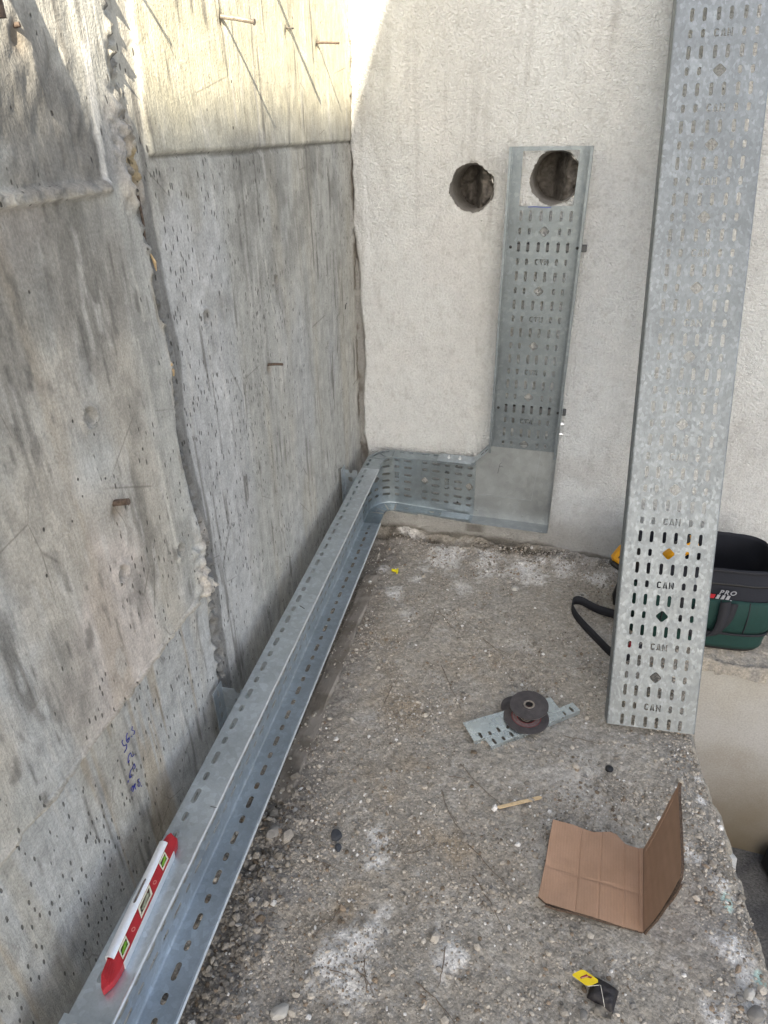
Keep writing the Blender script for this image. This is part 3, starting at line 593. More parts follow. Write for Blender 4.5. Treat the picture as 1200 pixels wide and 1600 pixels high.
V = V * rng.uniform(.6, 1.2, (NS, 1, 3)); V[:, :, 2] *= .75
an = rng.uniform(0, 2 * pi, NS); ca, sa = np.cos(an)[:, None], np.sin(an)[:, None]
Vx = V[:, :, 0] * ca - V[:, :, 1] * sa; Vy = V[:, :, 0] * sa + V[:, :, 1] * ca
co = np.stack([Vx * rad[:, None] + cx[:, None], Vy * rad[:, None] + cy[:, None], V[:, :, 2] * rad[:, None] + (cz + rad * .30)[:, None]], -1).reshape(-1, 3)
fa = (icf[None] + (np.arange(NS) * 12)[:, None, None]).reshape(-1, 3)
me = bpy.data.meshes.new('gravel'); me.vertices.add(len(co)); me.vertices.foreach_set('co', co.astype(np.float32).ravel())
me.loops.add(len(fa) * 3); me.loops.foreach_set('vertex_index', fa.astype(np.int32).ravel()); me.polygons.add(len(fa)); me.polygons.foreach_set('loop_start', (np.arange(len(fa)) * 3).astype(np.int32)); me.update(calc_edges=True)
tone = rng.uniform(.5, 1.3, NS)[:, None]; whit = (rng.uniform(0, 1, NS) < .03)[:, None]; brn = (rng.uniform(0, 1, NS) < .10)[:, None]
sc = np.where(whit, np.array([[.66, .65, .63]]), np.where(brn, np.array([[.25, .20, .15]]), np.array([[.37, .34, .295]]))) * np.where(whit, 1, tone)
sc = np.where(big[:, None], sc * .75, sc)
at_ = me.color_attributes.new('Col', 'FLOAT_COLOR', 'POINT'); c4 = np.ones((len(co), 4), np.float32); c4[:, :3] = np.repeat(sc, 12, 0); at_.data.foreach_set('color', c4.ravel())
n = N('stone_crumbs'); at = n.attr('Col').outputs['Color']; f = n.noise(n.obj(), 500, 3, .6); n.set('Base Color', n.mix(1, n.ramp(f, [(.3, .8), (.7, 1.2)]), at, 'MULTIPLY')).set('Roughness', .92); n.set('Specular IOR Level', .2); n.bump(f, .5, .001)
me.shade_flat(); me.materials.append(n.m); gv = bpy.data.objects.new('gravel', me); COL.objects.link(gv); tag(gv, 'small crumbs of stone and mortar scattered over the dirt', None, None, 'stuff')

M_ST = simple('grey_stone', (.23, .222, .208), .9, 0, .3, 150, .6, .002)
M_STW = simple('white_stone', (.46, .45, .42), .9, 0, .25, 150, .5, .002)
M_STB = simple('dark_stone', (.045, .05, .06), .75, 0, .3, 150, .5, .002)
def stone_data(seed, flat=.7):
    r = np.random.default_rng(seed); import bmesh
    b = bmesh.new(); bmesh.ops.create_icosphere(b, subdivisions=3, radius=1)
    dirs = r.normal(size=(9, 3)); dirs /= np.linalg.norm(dirs, axis=1)[:, None]; lim = r.uniform(.62, .9, 9); sc = r.uniform(.75, 1.2, 3)
    for v in b.verts:
        p = np.array(v.co)
        for d, l in zip(dirs, lim):
            q = p @ d
            if q > l: p = p - d * (q - l) * .85
        k = 1 + .10 * (float(vn(np.array(p[0] * 3 + seed), np.array(p[1] * 3 + p[2] * 2), seed)) - .5)
        v.co = Vector(p * sc * k * np.array([1, 1, flat]))
    me = bpy.data.meshes.new('stone'); b.to_mesh(me); b.free(); me.polygons.foreach_set('use_smooth', [True] * len(me.polygons)); me.set_sharp_from_angle(angle=radians(18)); return me
protos = [stone_data(i + 3) for i in range(6)]
def stone(x, y, r, mat, label, group=None, k=0, rz=0, name='stone'):
    me = protos[k % 6]
    if mat is not M_ST: me = me.copy(); me.materials.clear(); me.materials.append(mat)
    elif not me.materials: me.materials.append(M_ST)
    o = bpy.data.objects.new(name, me); COL.objects.link(o); o.location = (x, y, gz(x, y) + r * .22); o.scale = (r, r, r); o.rotation_euler = (0, 0, rz); WM[o] = o.matrix_basis.copy()
    return tag(o, label, 'stone', group)
LAND = {'the stirring stick': (.845, -1.27), 'the yellow tea tag': (1.022, -1.652), 'the grinding discs': (.835, -.96), 'the left tip of the offcuts': (.67, -1.08), 'the right tip of the offcuts': (.95, -.87), 'the yellow wall plug': (.228, -.306),
        'the cardboard top left corner': (.921, -1.316), 'the cardboard bottom left corner': (.918, -1.54), 'the standing cardboard half': (1.19, -1.31), 'the largest dark stone': (.405, -1.495), 'the white powder patch': (.531, -1.764), 'the white pebble at the bottom': (.426, -1.898), 'the foot of the leaning tray': (1.19, -.93), 'the loop of the bag strap': (.94, -.39),
        'the near end of the board': (.25, -1.44), 'the powder spots beside the dark stones': (.52, -1.50), 'the far end of the board': (.20, -.42), 'the small black cap': (1.077, -1.086), 'the largest grey clod': (.251, -1.541), 'the pale plaster flake': (.722, -.301), 'the small powder spot by the tag': (.745, -1.697), 'the pit rim beside the cardboard': (1.37, -1.40), 'the lower right corner of the dirt': (1.36, -1.64)}
ORD = ['nearest', 'second nearest', 'third nearest', 'fourth nearest', 'fifth nearest', 'sixth nearest']
def place_labels(pts, head):
    cand = []
    for lm, (lx_, ly_) in LAND.items():
        order = sorted(range(len(pts)), key=lambda i: math.hypot(pts[i][0] - lx_, pts[i][1] - ly_))
        for rk, i in enumerate(order[:6]): cand.append((rk, math.hypot(pts[i][0] - lx_, pts[i][1] - ly_), i, lm))
    out = {}
    for rk, d_, i, lm in sorted(cand):
        if i not in out: out[i] = '%s %s to %s' % (head, ORD[rk], lm)
    return [out.get(i) for i in range(len(pts))]
ix_ = [i for i in range(len(STONES)) if i not in (2, 45)]
lab_ = dict(zip(ix_, place_labels([STONES[i] for i in ix_], 'small grey stone')))
for i, (x, y, r) in enumerate(STONES):
    if i == 2: stone(x, y, r * .62, M_ST, 'largest grey clod lying in the dark rubble beside the floor tray', None, i, 1.1); continue
    if i == 45: stone(x, y, r * .7, M_ST, 'large grey stone by the pit rim in the lower right corner', None, i, 1.1); continue
    if lab_[i] is None: print('no label', i)
    stone(x, y, r * .50, M_ST, lab_[i] or 'small rounded grey stone lying loose on the dirt', 'loose grey stones on the dirt', i, i * 1.7)
stone(*SPECIAL['black1'][:2], .0165, M_STB, 'larger of the two dark blue-grey stones beside the floor tray', None, 1, .7)
stone(*SPECIAL['black2'][:2], .011, M_STB, 'smaller dark stone just below the larger dark stone', None, 2, 2)
stone(*SPECIAL['white1'][:2], .018, M_STW, 'white broken pebble near the bottom edge below the powder patch', None, 3, 1)
stone(*SPECIAL['white2'][:2], .015, M_STW, 'white angular pebble at the lower right near the pit rim', None, 4, 1)
stone(*SPECIAL['whitish3'][:2], .015, M_STW, 'pale flake of plaster on the dirt near the back wall', None, 5, 1)

M_TWIG = simple('dry_twig', (.15, .12, .09), .9, 0, .4, 200)
tlab = place_labels([tw[len(tw) // 2] for tw in TWIGS], 'dry twig')
for i, tw in enumerate(TWIGS):
    pts = []
    for a, b in zip(tw[:-1], tw[1:]):
        for k in range(4): t = k / 4; pts.append((a[0] + (b[0] - a[0]) * t, a[1] + (b[1] - a[1]) * t))
    pts.append(tuple(tw[-1])); rnd = random.Random(i)
    p3 = [Vector((x + rnd.uniform(-.002, .002), y + rnd.uniform(-.002, .002), gz(x, y) + .0035)) for x, y in pts]
    g = G(); L = len(p3); g.tube(p3, [.0013 - .0007 * j / L for j in range(L)], 5)
    if i % 3 == 0: a = p3[L // 2]; g.tube([a, a + Vector((.018, -.014, .002)), a + Vector((.03, -.03, .001))], .0007, 4)
    tag(obj('twig', g, M_TWIG), tlab[i] or 'thin dry brown twig lying on the dirt', 'twig', 'dry twigs on the dirt')

# half buried board beneath the floor tray
n = N('dusty_board'); o3 = n.obj((1, .12, 1)); v = n.noise(o3, 60, 5, .6); v2 = n.noise(n.obj(), 12, 4, .6)
n.set('Base Color', n.mix(n.ramp(v2, [(.42, 0), (.58, 1)]), n.ramp(v, [(.3, (.22, .20, .175)), (.7, (.32, .295, .26))]), (.17, .15, .125))).set('Roughness', .9); n.bump(v, .9, .005)
g = G(); vs = []; fs = []; ys = np.linspace(-1.44, -.36, 60)
for i, y in enumerate(ys):
    xr = plank_x(y) + .002 * math.sin(y * 31); xl = xr - .058
    for (x, z) in ((xl, -.02), (xl, .002), (xr - .006, .009 + .003 * sin(y * 17)), (xr, .006), (xr + .001, -.02)): vs.append((x, float(y), z))
for i in range(len(ys) - 1):
    for j in range(4): a = i * 5 + j; fs.append((a, a + 1, a + 6, a + 5))
fs += [(4, 3, 2, 1, 0), tuple((len(ys) - 1) * 5 + k for k in range(5))]
g.add(vs, fs); bd = obj('timber_board', g, n.m, autosmooth=30); tag(bd, 'dusty brown board half buried along the foot of the long floor tray', 'board')

# ================================================================== PERFORATED SHEET METAL
def slot(cu, cv, wu, lv, n=5):            # stadium, long axis along v (or u when wu > lv)
    pts = []
    if lv >= wu:
        r = wu / 2; h = lv / 2 - r
        for k in range(n + 1): a = pi * k / n; pts.append((cu + r * cos(a), cv + h + r * sin(a)))
        for k in range(n + 1): a = pi + pi * k / n; pts.append((cu + r * cos(a), cv - h + r * sin(a)))
    else:
        r = lv / 2; h = wu / 2 - r
        for k in range(n + 1): a = -pi / 2 + pi * k / n; pts.append((cu + h + r * cos(a), cv + r * sin(a)))
        for k in range(n + 1): a = pi / 2 + pi * k / n; pts.append((cu - h + r * cos(a), cv + r * sin(a)))
    return pts
def diamond(cu, cv, r):
    q = r * .16; pts = []
    for k in range(4):
        a = pi / 2 * k; d = (cos(a), sin(a)); t = (-sin(a), cos(a))
        for e in (-q, q): pts.append((cu + d[0] * (r - q * .6) + t[0] * e, cv + d[1] * (r - q * .6) + t[1] * e))
    return pts
def circle(cu, cv, r, n=12): return [(cu + r * cos(2 * pi * k / n), cv + r * sin(2 * pi * k / n)) for k in range(n)]
# stencil letters as plain outlines, unit cell 0..1 by 0..1
C_ = [[(.95, .78), (.80, .98), (.30, 1), (.05, .80), (.05, .20), (.30, 0), (.80, .02), (.95, .22), (.66, .26), (.60, .2), (.42, .2), (.36, .3), (.36, .70), (.42, .8), (.60, .8), (.66, .74)]]
A_ = [[(.0, .0), (.28, .0), (.42, .50), (.42, 1.0), (.34, 1.0)], [(.54, 1.0), (.54, .50), (.70, .0), (1.0, .0), (.64, 1.0)], [(.36, .10), (.62, .10), (.58, .26), (.40, .26)]]
N_ = [[(.0, .0), (.26, .0), (.26, .95), (.20, 1.0), (.0, 1.0)], [(.34, .92), (.34, .52), (.62, .06), (.62, .46)], [(.72, .0), (1.0, .0), (1.0, 1.0), (.72, 1.0)]]
def letters(cu, cv, h=.0200, w=.0132, gap=.0034, flip=1, spin=1):
    out = []; tot = 3 * w + 2 * gap
    for i, L in enumerate((C_, A_, N_)):
        for pl in L:
            pts = [(cu + spin * (-tot / 2 + i * (w + gap) + x * w), cv + flip * (y - .5) * h) for x, y in pl]
            out.append(pts)
    return out
def tray_holes(W, v0, v1, first, pitch, start=0, u0=0.0, skip=None, flip=1):
    """rows: 0 long, 1 letters, 2 long, 3 diamond"""
    cols = [u0 + W / 2 + k for k in (-.0810, -.0500, -.0155, .0155, .0500, .0810)]; out = []; r = 0; v = first
    while v < v1 - .014:
        t = (r + start) % 4
        if v > v0 + .014:
            loc = []
            if t in (0, 2): loc = [slot(cx_, v, .0098, .0335) for cx_ in cols]
            else:
                loc = [slot(cx_, v, .0098, .0215) for cx_ in (cols[0], cols[1], cols[4], cols[5])]
                loc += letters(u0 + W / 2, v, flip=flip) if t == 1 else [diamond(u0 + W / 2, v, .0175)]
            for h in loc:
                mu = sum(p[0] for p in h) / len(h); mv = sum(p[1] for p in h) / len(h)
                if skip is None or not skip(mu, mv): out.append(h)
        v += pitch; r += 1
    return out
def flange_slots(u, v0, v1, first, pitch, w=.0112):
    out = []; v = first; k = 0
    while v < v1 - .02:
        L = .034 if k % 2 == 0 else .021
        if v > v0 + .02: out.append(slot(u, v, w, L))
        v += pitch; k += 1
    return out
def sheet(outline, holes, mapf, ulines=(), vlines=()):
    vs = []; faces = []; edges = []
    def addp(pl):
        pl = list(pl)
        if sum(a[0] * b[1] - b[0] * a[1] for a, b in zip(pl, pl[1:] + pl[:1])) < 0: pl.reverse()      # counter-clockwise
        i = len(vs); vs.extend(pl); faces.append(list(range(i, i + len(pl))))
    addp(outline)
    us = [p[0] for p in outline]; vv = [p[1] for p in outline]; ua, ub, va, vb = min(us), max(us), min(vv), max(vv)
    for h in holes:
        addp(h)
    for u in ulines: i = len(vs); vs += [(u, va), (u, vb)]; edges.append((i, i + 1))
    for v in vlines: i = len(vs); vs += [(ua, v), (ub, v)]; edges.append((i, i + 1))
    rv, re, rf, ov, oe, of = delaunay_2d_cdt([Vector(p) for p in vs], edges, faces, 1, 1e-6)
    keep = [f for f, o in zip(rf, of) if 0 in o and len(o) == 1]
    used = sorted({i for f in keep for i in f}); mp = {a: b for b, a in enumerate(used)}
    return [mapf(rv[i][0], rv[i][1]) for i in used], [tuple(mp[i] for i in f) for f in keep]

T = .0014
M_EDGE = simple('bright_rolled_edge', (.62, .66, .69), .35, .55, .12, 60)
def profile(H, w0, w1, ret=.007, rb=.004):
    """unfolded strip of a U channel: u -> (a across, b out).  flange w0 at a=0, flange w1 at a=H"""
    P = [(ret, w0 - .0005), (.0, w0), (.0, rb), (rb * .3, rb * .3), (rb, .0), (H - rb, .0), (H - rb * .3, rb * .3), (H, rb), (H, w1), (H - ret, w1 - .0005)]
    us = [0.0]
    for a, b in zip(P[:-1], P[1:]): us.append(us[-1] + math.hypot(b[0] - a[0], b[1] - a[1]))
    base = us[4] - rb                      # u of a=0 measured on the base
    def f(u):
        for i in range(len(us) - 1):
            if u <= us[i + 1] + 1e-9 or i == len(us) - 2:
                t = (u - us[i]) / (us[i + 1] - us[i]); return P[i][0] + (P[i + 1][0] - P[i][0]) * t, P[i][1] + (P[i + 1][1] - P[i][1]) * t
    return us, f, base

run = thing('cable_tray_run', 'galvanised cable tray run along the concrete wall, round the corner and up the white wall', 'cable tray', (.25, -1.0, .0))

# ---- long straight length along the concrete wall
S0, S1 = .235, 2.75; HT = .25; FW = .073
us, pf_, ub = profile(HT, FW, FW)
def nbase(s): return .057 + .0105 * s
def zbase(s): return .163 + .0185 * s
def map_run(u, v):
    a, b = pf_(u); s = v
    tl = .0 if a > .02 else 0.0
    return wallp(s, zbase(s) + a, nbase(s) + b)
outl = [(us[0], S0), (us[-1], S0), (us[-1], S1), (us[0], S1)]
hl = tray_holes(HT, S0, S1, .28, .0475, 0, ub)
hl += flange_slots(ub - FW * .42, S0, S1, .27, .0475)             # lower flange
hl += flange_slots(ub + HT + FW * .27, S0, 2.16, .262, .0475)     # upper flange
vs, fs = sheet(outl, hl, map_run, us[1:-1], list(np.arange(S0 + .1, S1, .2)))
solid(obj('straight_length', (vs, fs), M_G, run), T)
for b_, a_, r_, dn in ((FW, HT, .0026, 0), (FW, 0.0, .0042, 1)):
    g = G(); ss_ = list(np.linspace(S0, 2.74, 40)); g.tube([wallp(s, zbase(s) + a_ + (.0012 if dn else -.0012), nbase(s) + b_ - .001) for s in ss_], r_, 8); obj('rolled_edge', g, M_EDGE, run, autosmooth=50)
# joint cover near the camera
g = G()
def cover(g, sA, sB, lift=.003):
    vs2 = []; pr_ = [(HT - .03, FW + lift), (HT + lift, FW + lift), (HT + lift, -.004), (HT - .03, -.004)]
    for s in (sA, sB): vs2 += [wallp(s, zbase(s) + a, nbase(s) + b) for a, b in pr_]
    g.add(vs2, [(0, 1, 5, 4), (1, 2, 6, 5), (2, 3, 7, 6)])
cover(g, 2.172, 2.42); solid(obj('joint_cover', g, M_G, run), T, 0)
def bolt(p, nrm, r=.0062, name='bolt', hexh=.0045, stud=.006):
    p = Vector(p); q = Vector(nrm).normalized().to_track_quat('Z', 'Y').to_matrix(); g = G()
    g.lathe([(0, 0), (r * 1.35, 0), (r * 1.35, .0014), (0, .0014)], 16, q)
    g.add([q @ Vector((r * cos(pi / 3 * k), r * sin(pi / 3 * k), z)) for z in (.0014, .0014 + hexh) for k in range(6)], [(0, 1, 2, 3, 4, 5), (11, 10, 9, 8, 7, 6)] + [(k, (k + 1) % 6, 6 + (k + 1) % 6, 6 + k) for k in range(6)])
    g.lathe([(r * .5, 0), (r * .5, .0014 + hexh + stud), (0, .0014 + hexh + stud)], 10, q)
    g.v = [tuple(Vector(v) + p) for v in g.v]
    return obj(name, g, M_ZN, run, autosmooth=35)
bolt(wallp(2.19, zbase(2.19) + HT + .004, nbase(2.19) + .022), (0, 0, 1)); bolt(wallp(2.26, zbase(2.26) + HT + .004, nbase(2.26) + .022), (0, 0, 1))
SM = simple('dark_scratch', (.06, .06, .06), .6)
g = G(); g.tube([wallp(1.80, zbase(1.8) + HT + .001, nbase(1.8) + .060), wallp(1.80, zbase(1.8) + HT + .001, nbase(1.8) + FW)], .0006, 5); obj('scratch_mark', g, SM, run)
g = G(); g.tube([wallp(1.15, zbase(1.15) + HT + .001, nbase(1.15) + .035), wallp(1.16, zbase(1.15) + HT + .001, nbase(1.15) + .052)], .0011, 5)
obj('scratch_mark', g, SM, run)

# ---- bend in the corner
RB = .105; YB = .026
ncen = nbase(.2) + RB; ycen = -(YB + RB); xcen = (ncen - NN.y * ycen) / NN.x
a0 = math.atan2(-NN.y, -NN.x) % (2 * pi); a1 = pi / 2      # from the wall side round to the back side (clockwise)
s_start = -(Vector((xcen, ycen, 0)) - NN * ncen).dot(VY)
arc = (a0 - a1) * RB
zA = zbase(s_start); XW0 = xcen
def zbot(x): return .167 + (.147 - .167) * (x - .1) / .4
def ztop(x): return .416
LA = max(S0 + .01 - s_start, .0) + .03; LB = .10
def map_bend(u, v):                       # v: -LA..0 straight, 0..arc curve, arc..arc+LB straight on the back wall
    a, b = pb_(u)
    if v < 0: p = wallp(s_start - v, 0, nbase(.2) + b); t = 0
    elif v <= arc:
        th = a0 - v / RB; r = RB - b; p = Vector((xcen + cos(th) * r, ycen + sin(th) * r, 0)); t = v / arc
    else: p = Vector((xcen + (v - arc), -(YB + b), 0)); t = 1
    zb = (zA * (1 - t) + zbot(max(p.x, .1)) * t); zt = (zA + HT) * (1 - t) + ztop(.1) * t
    return Vector((p.x, p.y, zb + (zt - zb) * a / HT)) + Vector((0, 0, -.0016 if False else 0))
us2, pb_, ub2 = profile(HT, FW - .002, FW - .002)
slits = []
for j, vv in enumerate((arc * .10, arc * .46, arc * .90)):
    slits += [[(ub2 + HT + .003, vv - .0012), (ub2 + HT + FW - .006, vv - .009), (ub2 + HT + FW - .006, vv + .009), (ub2 + HT + .003, vv + .0022)]]
for j, vv in enumerate((arc * .02, arc * .30, arc * .62, arc * .95)):
    slits += [[(ub2 - .004, vv - .0012), (ub2 - FW + .008, vv - .009), (ub2 - FW + .008, vv + .009), (ub2 - .004, vv + .0022)]]
hl = tray_holes(HT, -LA, arc + LB, -LA + .012, .0475, 3, ub2)
hl += slits
for vv in (-.05, -.015, arc * .24, arc * .36, arc * .58, arc * .72, arc * 1.12, arc * 1.34, arc * 1.52): hl += [slot(ub2 + HT + FW * .22, vv, .0105, .023)]
for vv in (arc * .16, arc * .46, arc * .78, arc * 1.25): hl += [slot(ub2 - FW * .4, vv, .007, .016)]
outl = [(us2[0], -LA), (us2[-1], -LA), (us2[-1], arc + LB), (us2[0], arc + LB)]
vs, fs = sheet(outl, hl, map_bend, us2[1:-1], list(np.linspace(0, arc, 15)))
solid(obj('corner_bend', (vs, fs), M_GM, run), T)

# ---- short level length on the back wall
XA, XB = xcen + LB - .004, .502
us3, p3_, ub3 = profile(HT, FW - .010, FW - .004)
def map_back(u, v):
    a, b = p3_(u); zb = zbot(v); zt = ztop(v); return Vector((v, -(YB - .002 + b), zb + (zt - zb) * a / HT))
hl = tray_holes(HT, XA, XB, XA + .018, .0475, 3, ub3, skip=lambda u, v: v > XB - .012)
hl += flange_slots(ub3 + HT + FW * .22, XA, XB - .10, XA + .025, .042, .0105) + flange_slots(ub3 - FW * .35, XA, XB, XA + .01, .0475)
outl = [(us3[0], XA), (us3[-1], XA), (us3[-1], XB), (us3[0], XB)]
vs, fs = sheet(outl, hl, map_back, us3[1:-1], [XA + .1, XA + .2])
solid(obj('level_length', (vs, fs), M_GM, run), T)
for x in (.395, .44): bolt((x, -(YB + .030), ztop(x) + .003), (0, 0, 1))
g = G(); g.box((.43, -(YB + .035), ztop(.4) + .0022), (.15, .062, .0016)); obj('splice_plate', g, M_G, run)
g = G(); g.box((.43, -(YB + .035), .158), (.12, .045, .0016), None); obj('splice_plate', g, M_G, run)
def screw(g, x, z, y=-(YB + .0012), r=.0045):
    q = Matrix.Rotation(pi / 2, 3, 'X'); k = len(g.v); g.lathe([(0, .0026), (r * .6, .0024), (r, .001), (r, -.001)], 14, q); g.v[k:] = [(v[0] + x, v[1] + y, v[2] + z) for v in g.v[k:]]
for (x, z) in ((.424, .376), (.432, .203)): g = G(); screw(g, x, z); obj('screw', g, M_BLK, run, autosmooth=40)

# ---- flat junction plate where the tray turns up the wall
PX0, PX1, PZ0, PZ1 = .497, .8135, .147, .484
g = G()
def yb(b): return -(YB - .004 + b)
PLT = [(PX0, PZ0), (PX1, PZ0), (PX1, PZ1 + .01), (.556, PZ1 + .01), (.497, .418)]
g.add([(x, yb(0), z) for x, z in PLT], [(0, 1, 2, 3, 4)])
pl = solid(obj('junction_plate', g, M_GP, run), T)
g = G(); WJ = .062
g.add([(PX0, yb(0), PZ0), (PX1, yb(0), PZ0), (PX1, yb(WJ), PZ0 - .004), (PX0, yb(WJ), PZ0 - .002)], [(0, 1, 2, 3)])                # bottom flange
g.add([(PX1, yb(0), PZ0), (PX1, yb(0), .60), (PX1 + .001, yb(WJ + .004), .60), (PX1 + .002, yb(WJ), PZ0 - .004)], [(0, 1, 2, 3)])   # right flange
solid(obj('side_flange', g, M_GP, run), T)
g = G(); q = .068
path = [(.352, ztop(.4) + .0035), (.488, ztop(.4) + .0035), (.500, .424), (.552, .478), (.5565, .492), (.5565, .60)]
for i in range(len(path) - 1):
    (x0, z0), (x1, z1) = path[i], path[i + 1]
    g.add([(x0, yb(0), z0), (x1, yb(0), z1), (x1, yb(q), z1), (x0, yb(q), z0)], [(0, 1, 2, 3)])
o = solid(obj('bent_connector', g, M_G, run), T)
for (x, z) in ((.530, .452), (.545, .468)): g = G(); g.box((x, yb(.04), z + .004), (.012, .008, .002), Matrix.Rotation(radians(-45), 3, 'Y')); obj('slot_mark', g, M_BLK, run)
for (x, z) in ((.512, .172), (.60, .170), (.705, .171), (.79, .172)): g = G(); screw(g, x, z, yb(.0012), .0028); obj('rivet', g, M_GP, run)
# faint seams and a pencil scribble on the plate
for a_, b_ in (((.515, .252), (.735, .253)), ((.735, .253), (.752, .475))):
    g = G(); d = Vector((b_[0] - a_[0], 0, b_[1] - a_[1])); g.box(((a_[0] + b_[0]) / 2, yb(.0012), (a_[1] + b_[1]) / 2), (d.length, .0006, .0007), Matrix.Rotation(-math.atan2(d.z, d.x), 3, 'Y')); obj('pressed_seam', g, M_G, run)
g = G(); pts = [(.604, .408), (.597, .40), (.594, .380), (.591, .358)]; g.tube([(x, yb(.0016), z) for x, z in pts], .0007, 5); g.tube([(x, yb(.0016), z) for x, z in ((.595, .39), (.605, .392), (.612, .388))], .0006, 5)
obj('pencil_mark', g, simple('pencil_line', (.08, .08, .08), .6), run)

# ---- riser on the back wall with a square cut-out round the bored hole
RX0, RX1, RZ0, RZ1 = .5585, .8115, .478, 1.524; RW = RX1 - RX0; YR = .030
us4, p4_, ub4 = profile(RW, .068, .068, .008)
def map_riser(u, v):
    a, b = p4_(u); return Vector((RX0 + a, -(YR + b), v))
CUT = (.595, .772, 1.350, 1.513)
du = ub4 - RX0
cut = [(CUT[0] + du, CUT[2]), (CUT[1] + du - .003, CUT[2] + .002), (CUT[1] + du, CUT[3]), (CUT[0] + du, CUT[3] - .002)]
RP = .0484
hl = tray_holes(RW, RZ0, RZ1, 1.176 - RP * 16 + 0, RP, 1, ub4, skip=lambda u, v: v > 1.335, flip=-1)
outl = [(us4[0], RZ0), (us4[-1], RZ0), (us4[-1], RZ1), (us4[0], RZ1)]
vs, fs = sheet(outl, hl + [cut], map_riser, us4[1:-1], [])
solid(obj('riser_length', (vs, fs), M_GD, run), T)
M_STRUT = simple('dark_strut', (.10, .105, .11), .5, .5)
for z in (1.222, .640): g = G(); g.box((.690, -.0165, z), (.276, .021, .022), None, .002); obj('support_bar', g, M_STRUT, run)
for (x, z) in ((.577, 1.222), (.7975, 1.224), (.575, .642), (.799, .640)): g = G(); screw(g, x, z, -(YR + .0012), .005); obj('screw', g, M_BLK, run, autosmooth=40)
g = G(); g.box((RX1 + .003, -.062, .60), (.0016, .050, .20)); obj('splice_plate', g, M_G, run)
g = G(); g.box((RX0 - .003, -.062, .565), (.0016, .050, .17)); obj('splice_plate', g, M_G, run)
for z in (.575, .615): bolt((RX1 + .004, -.075, z), (1, 0, 0), .0065)
for z in (.53, .60): bolt((RX0 - .004, -.070, z), (-1, 0, 0), .004, stud=.001, hexh=.002)
g = G(); g.tube([(x, -(YR + .0016), 1.3475 + .001 * sin(x * 90)) for x in np.linspace(.625, .70, 12)], .0011, 5); obj('cutting_line', g, simple('blue_pencil', (.03, .06, .35), .6), run)
# brackets carrying the long tray off the concrete wall
def bracket(s, z0, z1, arm, label, k):
    t = thing('wall_bracket', label, 'bracket', wallp(s, z0, 0))
    # wall plate with slots
    out = [(-.0, z0), (.045, z0), (.045, z1), (-.0, z1)]; hs_ = [slot(.022, z, .010, .020) for z in np.arange(z0 + .02, z1 - .02, .034)]
    vs, fs = sheet(out, hs_, lambda u, v: wallp(s + u, v, .014)); solid(obj('wall_plate', (vs, fs), M_G, t), .002)
    zt = z1 - .02
    out = [(.012, zt - .20), (arm, zt - .14), (arm, zt), (arm - .018, zt), (arm - .020, zt - .010), (arm - .026, zt - .014), (arm - .032, zt - .010), (arm - .034, zt), (.012, zt)]
    vs, fs = sheet(out, [[(arm - .036, zt - .030), (arm - .020, zt - .030), (arm - .020, zt - .050), (arm - .030, zt - .050), (arm - .036, zt - .044)]], lambda u, v: wallp(s, v, u)); solid(obj('arm', (vs, fs), M_G, t), .002)
    return t
bracket(1.475, .20, .445, .080, 'notched steel bracket behind the long tray at the foot of the wall joint', 0)
bracket(.315, .22, .465, .064, 'small steel bracket behind the tray close to the inner corner', 1)

# ================================================================== LEANING TRAY
A0 = Vector((1.066, -.936, .020)); TD = Vector((-.0445, .383, .9227)).normalized()
U0 = Vector((.2474, .0170, 0)).normalized(); U0 = (U0 - TD * U0.dot(TD)).normalized(); NO = U0.cross(TD).normalized()
if NO.y < 0: NO = -NO
us5, p5_, ub5 = profile(.247, .052, .052, .006)
LT = 2.36
lean = thing('cable_tray', 'long spangled cable tray leaning upright against the white wall in front of the bag', 'cable tray', A0 + U0 * .12)
def map_lean(u, v):
    a, b = p5_(u); return A0 + U0 * a + TD * v + NO * b
hl = tray_holes(.247, 0, LT, .0200, .0461, 0, ub5)
outl = [(us5[0], 0), (us5[-1], 0), (us5[-1], LT), (us5[0], LT)]
vs, fs = sheet(outl, hl, map_lean, us5[1:-1], [])
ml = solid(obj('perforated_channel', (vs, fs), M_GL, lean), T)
for f in (us5,): pass
M_SM = simple('brown_rust_smudge', (.30, .27, .25), .8, 0, .3, 60)

# ================================================================== STEEL OFFCUTS AND DISCS
def offcut(name, label, p0, p1, width, lip, z, slots, toward=-1, tilt=0.0):
    p0 = Vector((*p0, z)); p1 = Vector((*p1, z + tilt)); d = (p1 - p0); L = d.length; d.normalize(); sd_ = Vector((d.y, -d.x, 0)).normalized()   # toward the camera
    t = thing(name, label, 'metal offcut', p0)
    P = [(-.0, 0), (width, 0), (width + .0015, .0015), (width + .0015, lip)]
    def mp(u, v):
        if u <= width: q = p0 + d * v + sd_ * u + Vector((0, 0, lip))
        else: q = p0 + d * v + sd_ * (width + .0012) + Vector((0, 0, lip - (u - width)))
        return q
    outl = [(0, 0), (width + lip, 0), (width + lip, L), (0, L)]
    hs_ = [slot(width - .009, v, .016, .009) if k % 2 else slot(width - .012, v, .022, .009) for k, v in enumerate(slots)]
    vs, fs = sheet(outl, hs_, mp, [width]); solid(obj('angle_strip', (vs, fs), M_OFF, t), .0015); return t
offcut('steel_offcut', 'wider slotted steel offcut under the discs, its left end sticking out furthest', (.650, -1.040), (.898, -.863), .074, .014, gz(.7, -1.05), [.028, .058, .088, .118, .27])
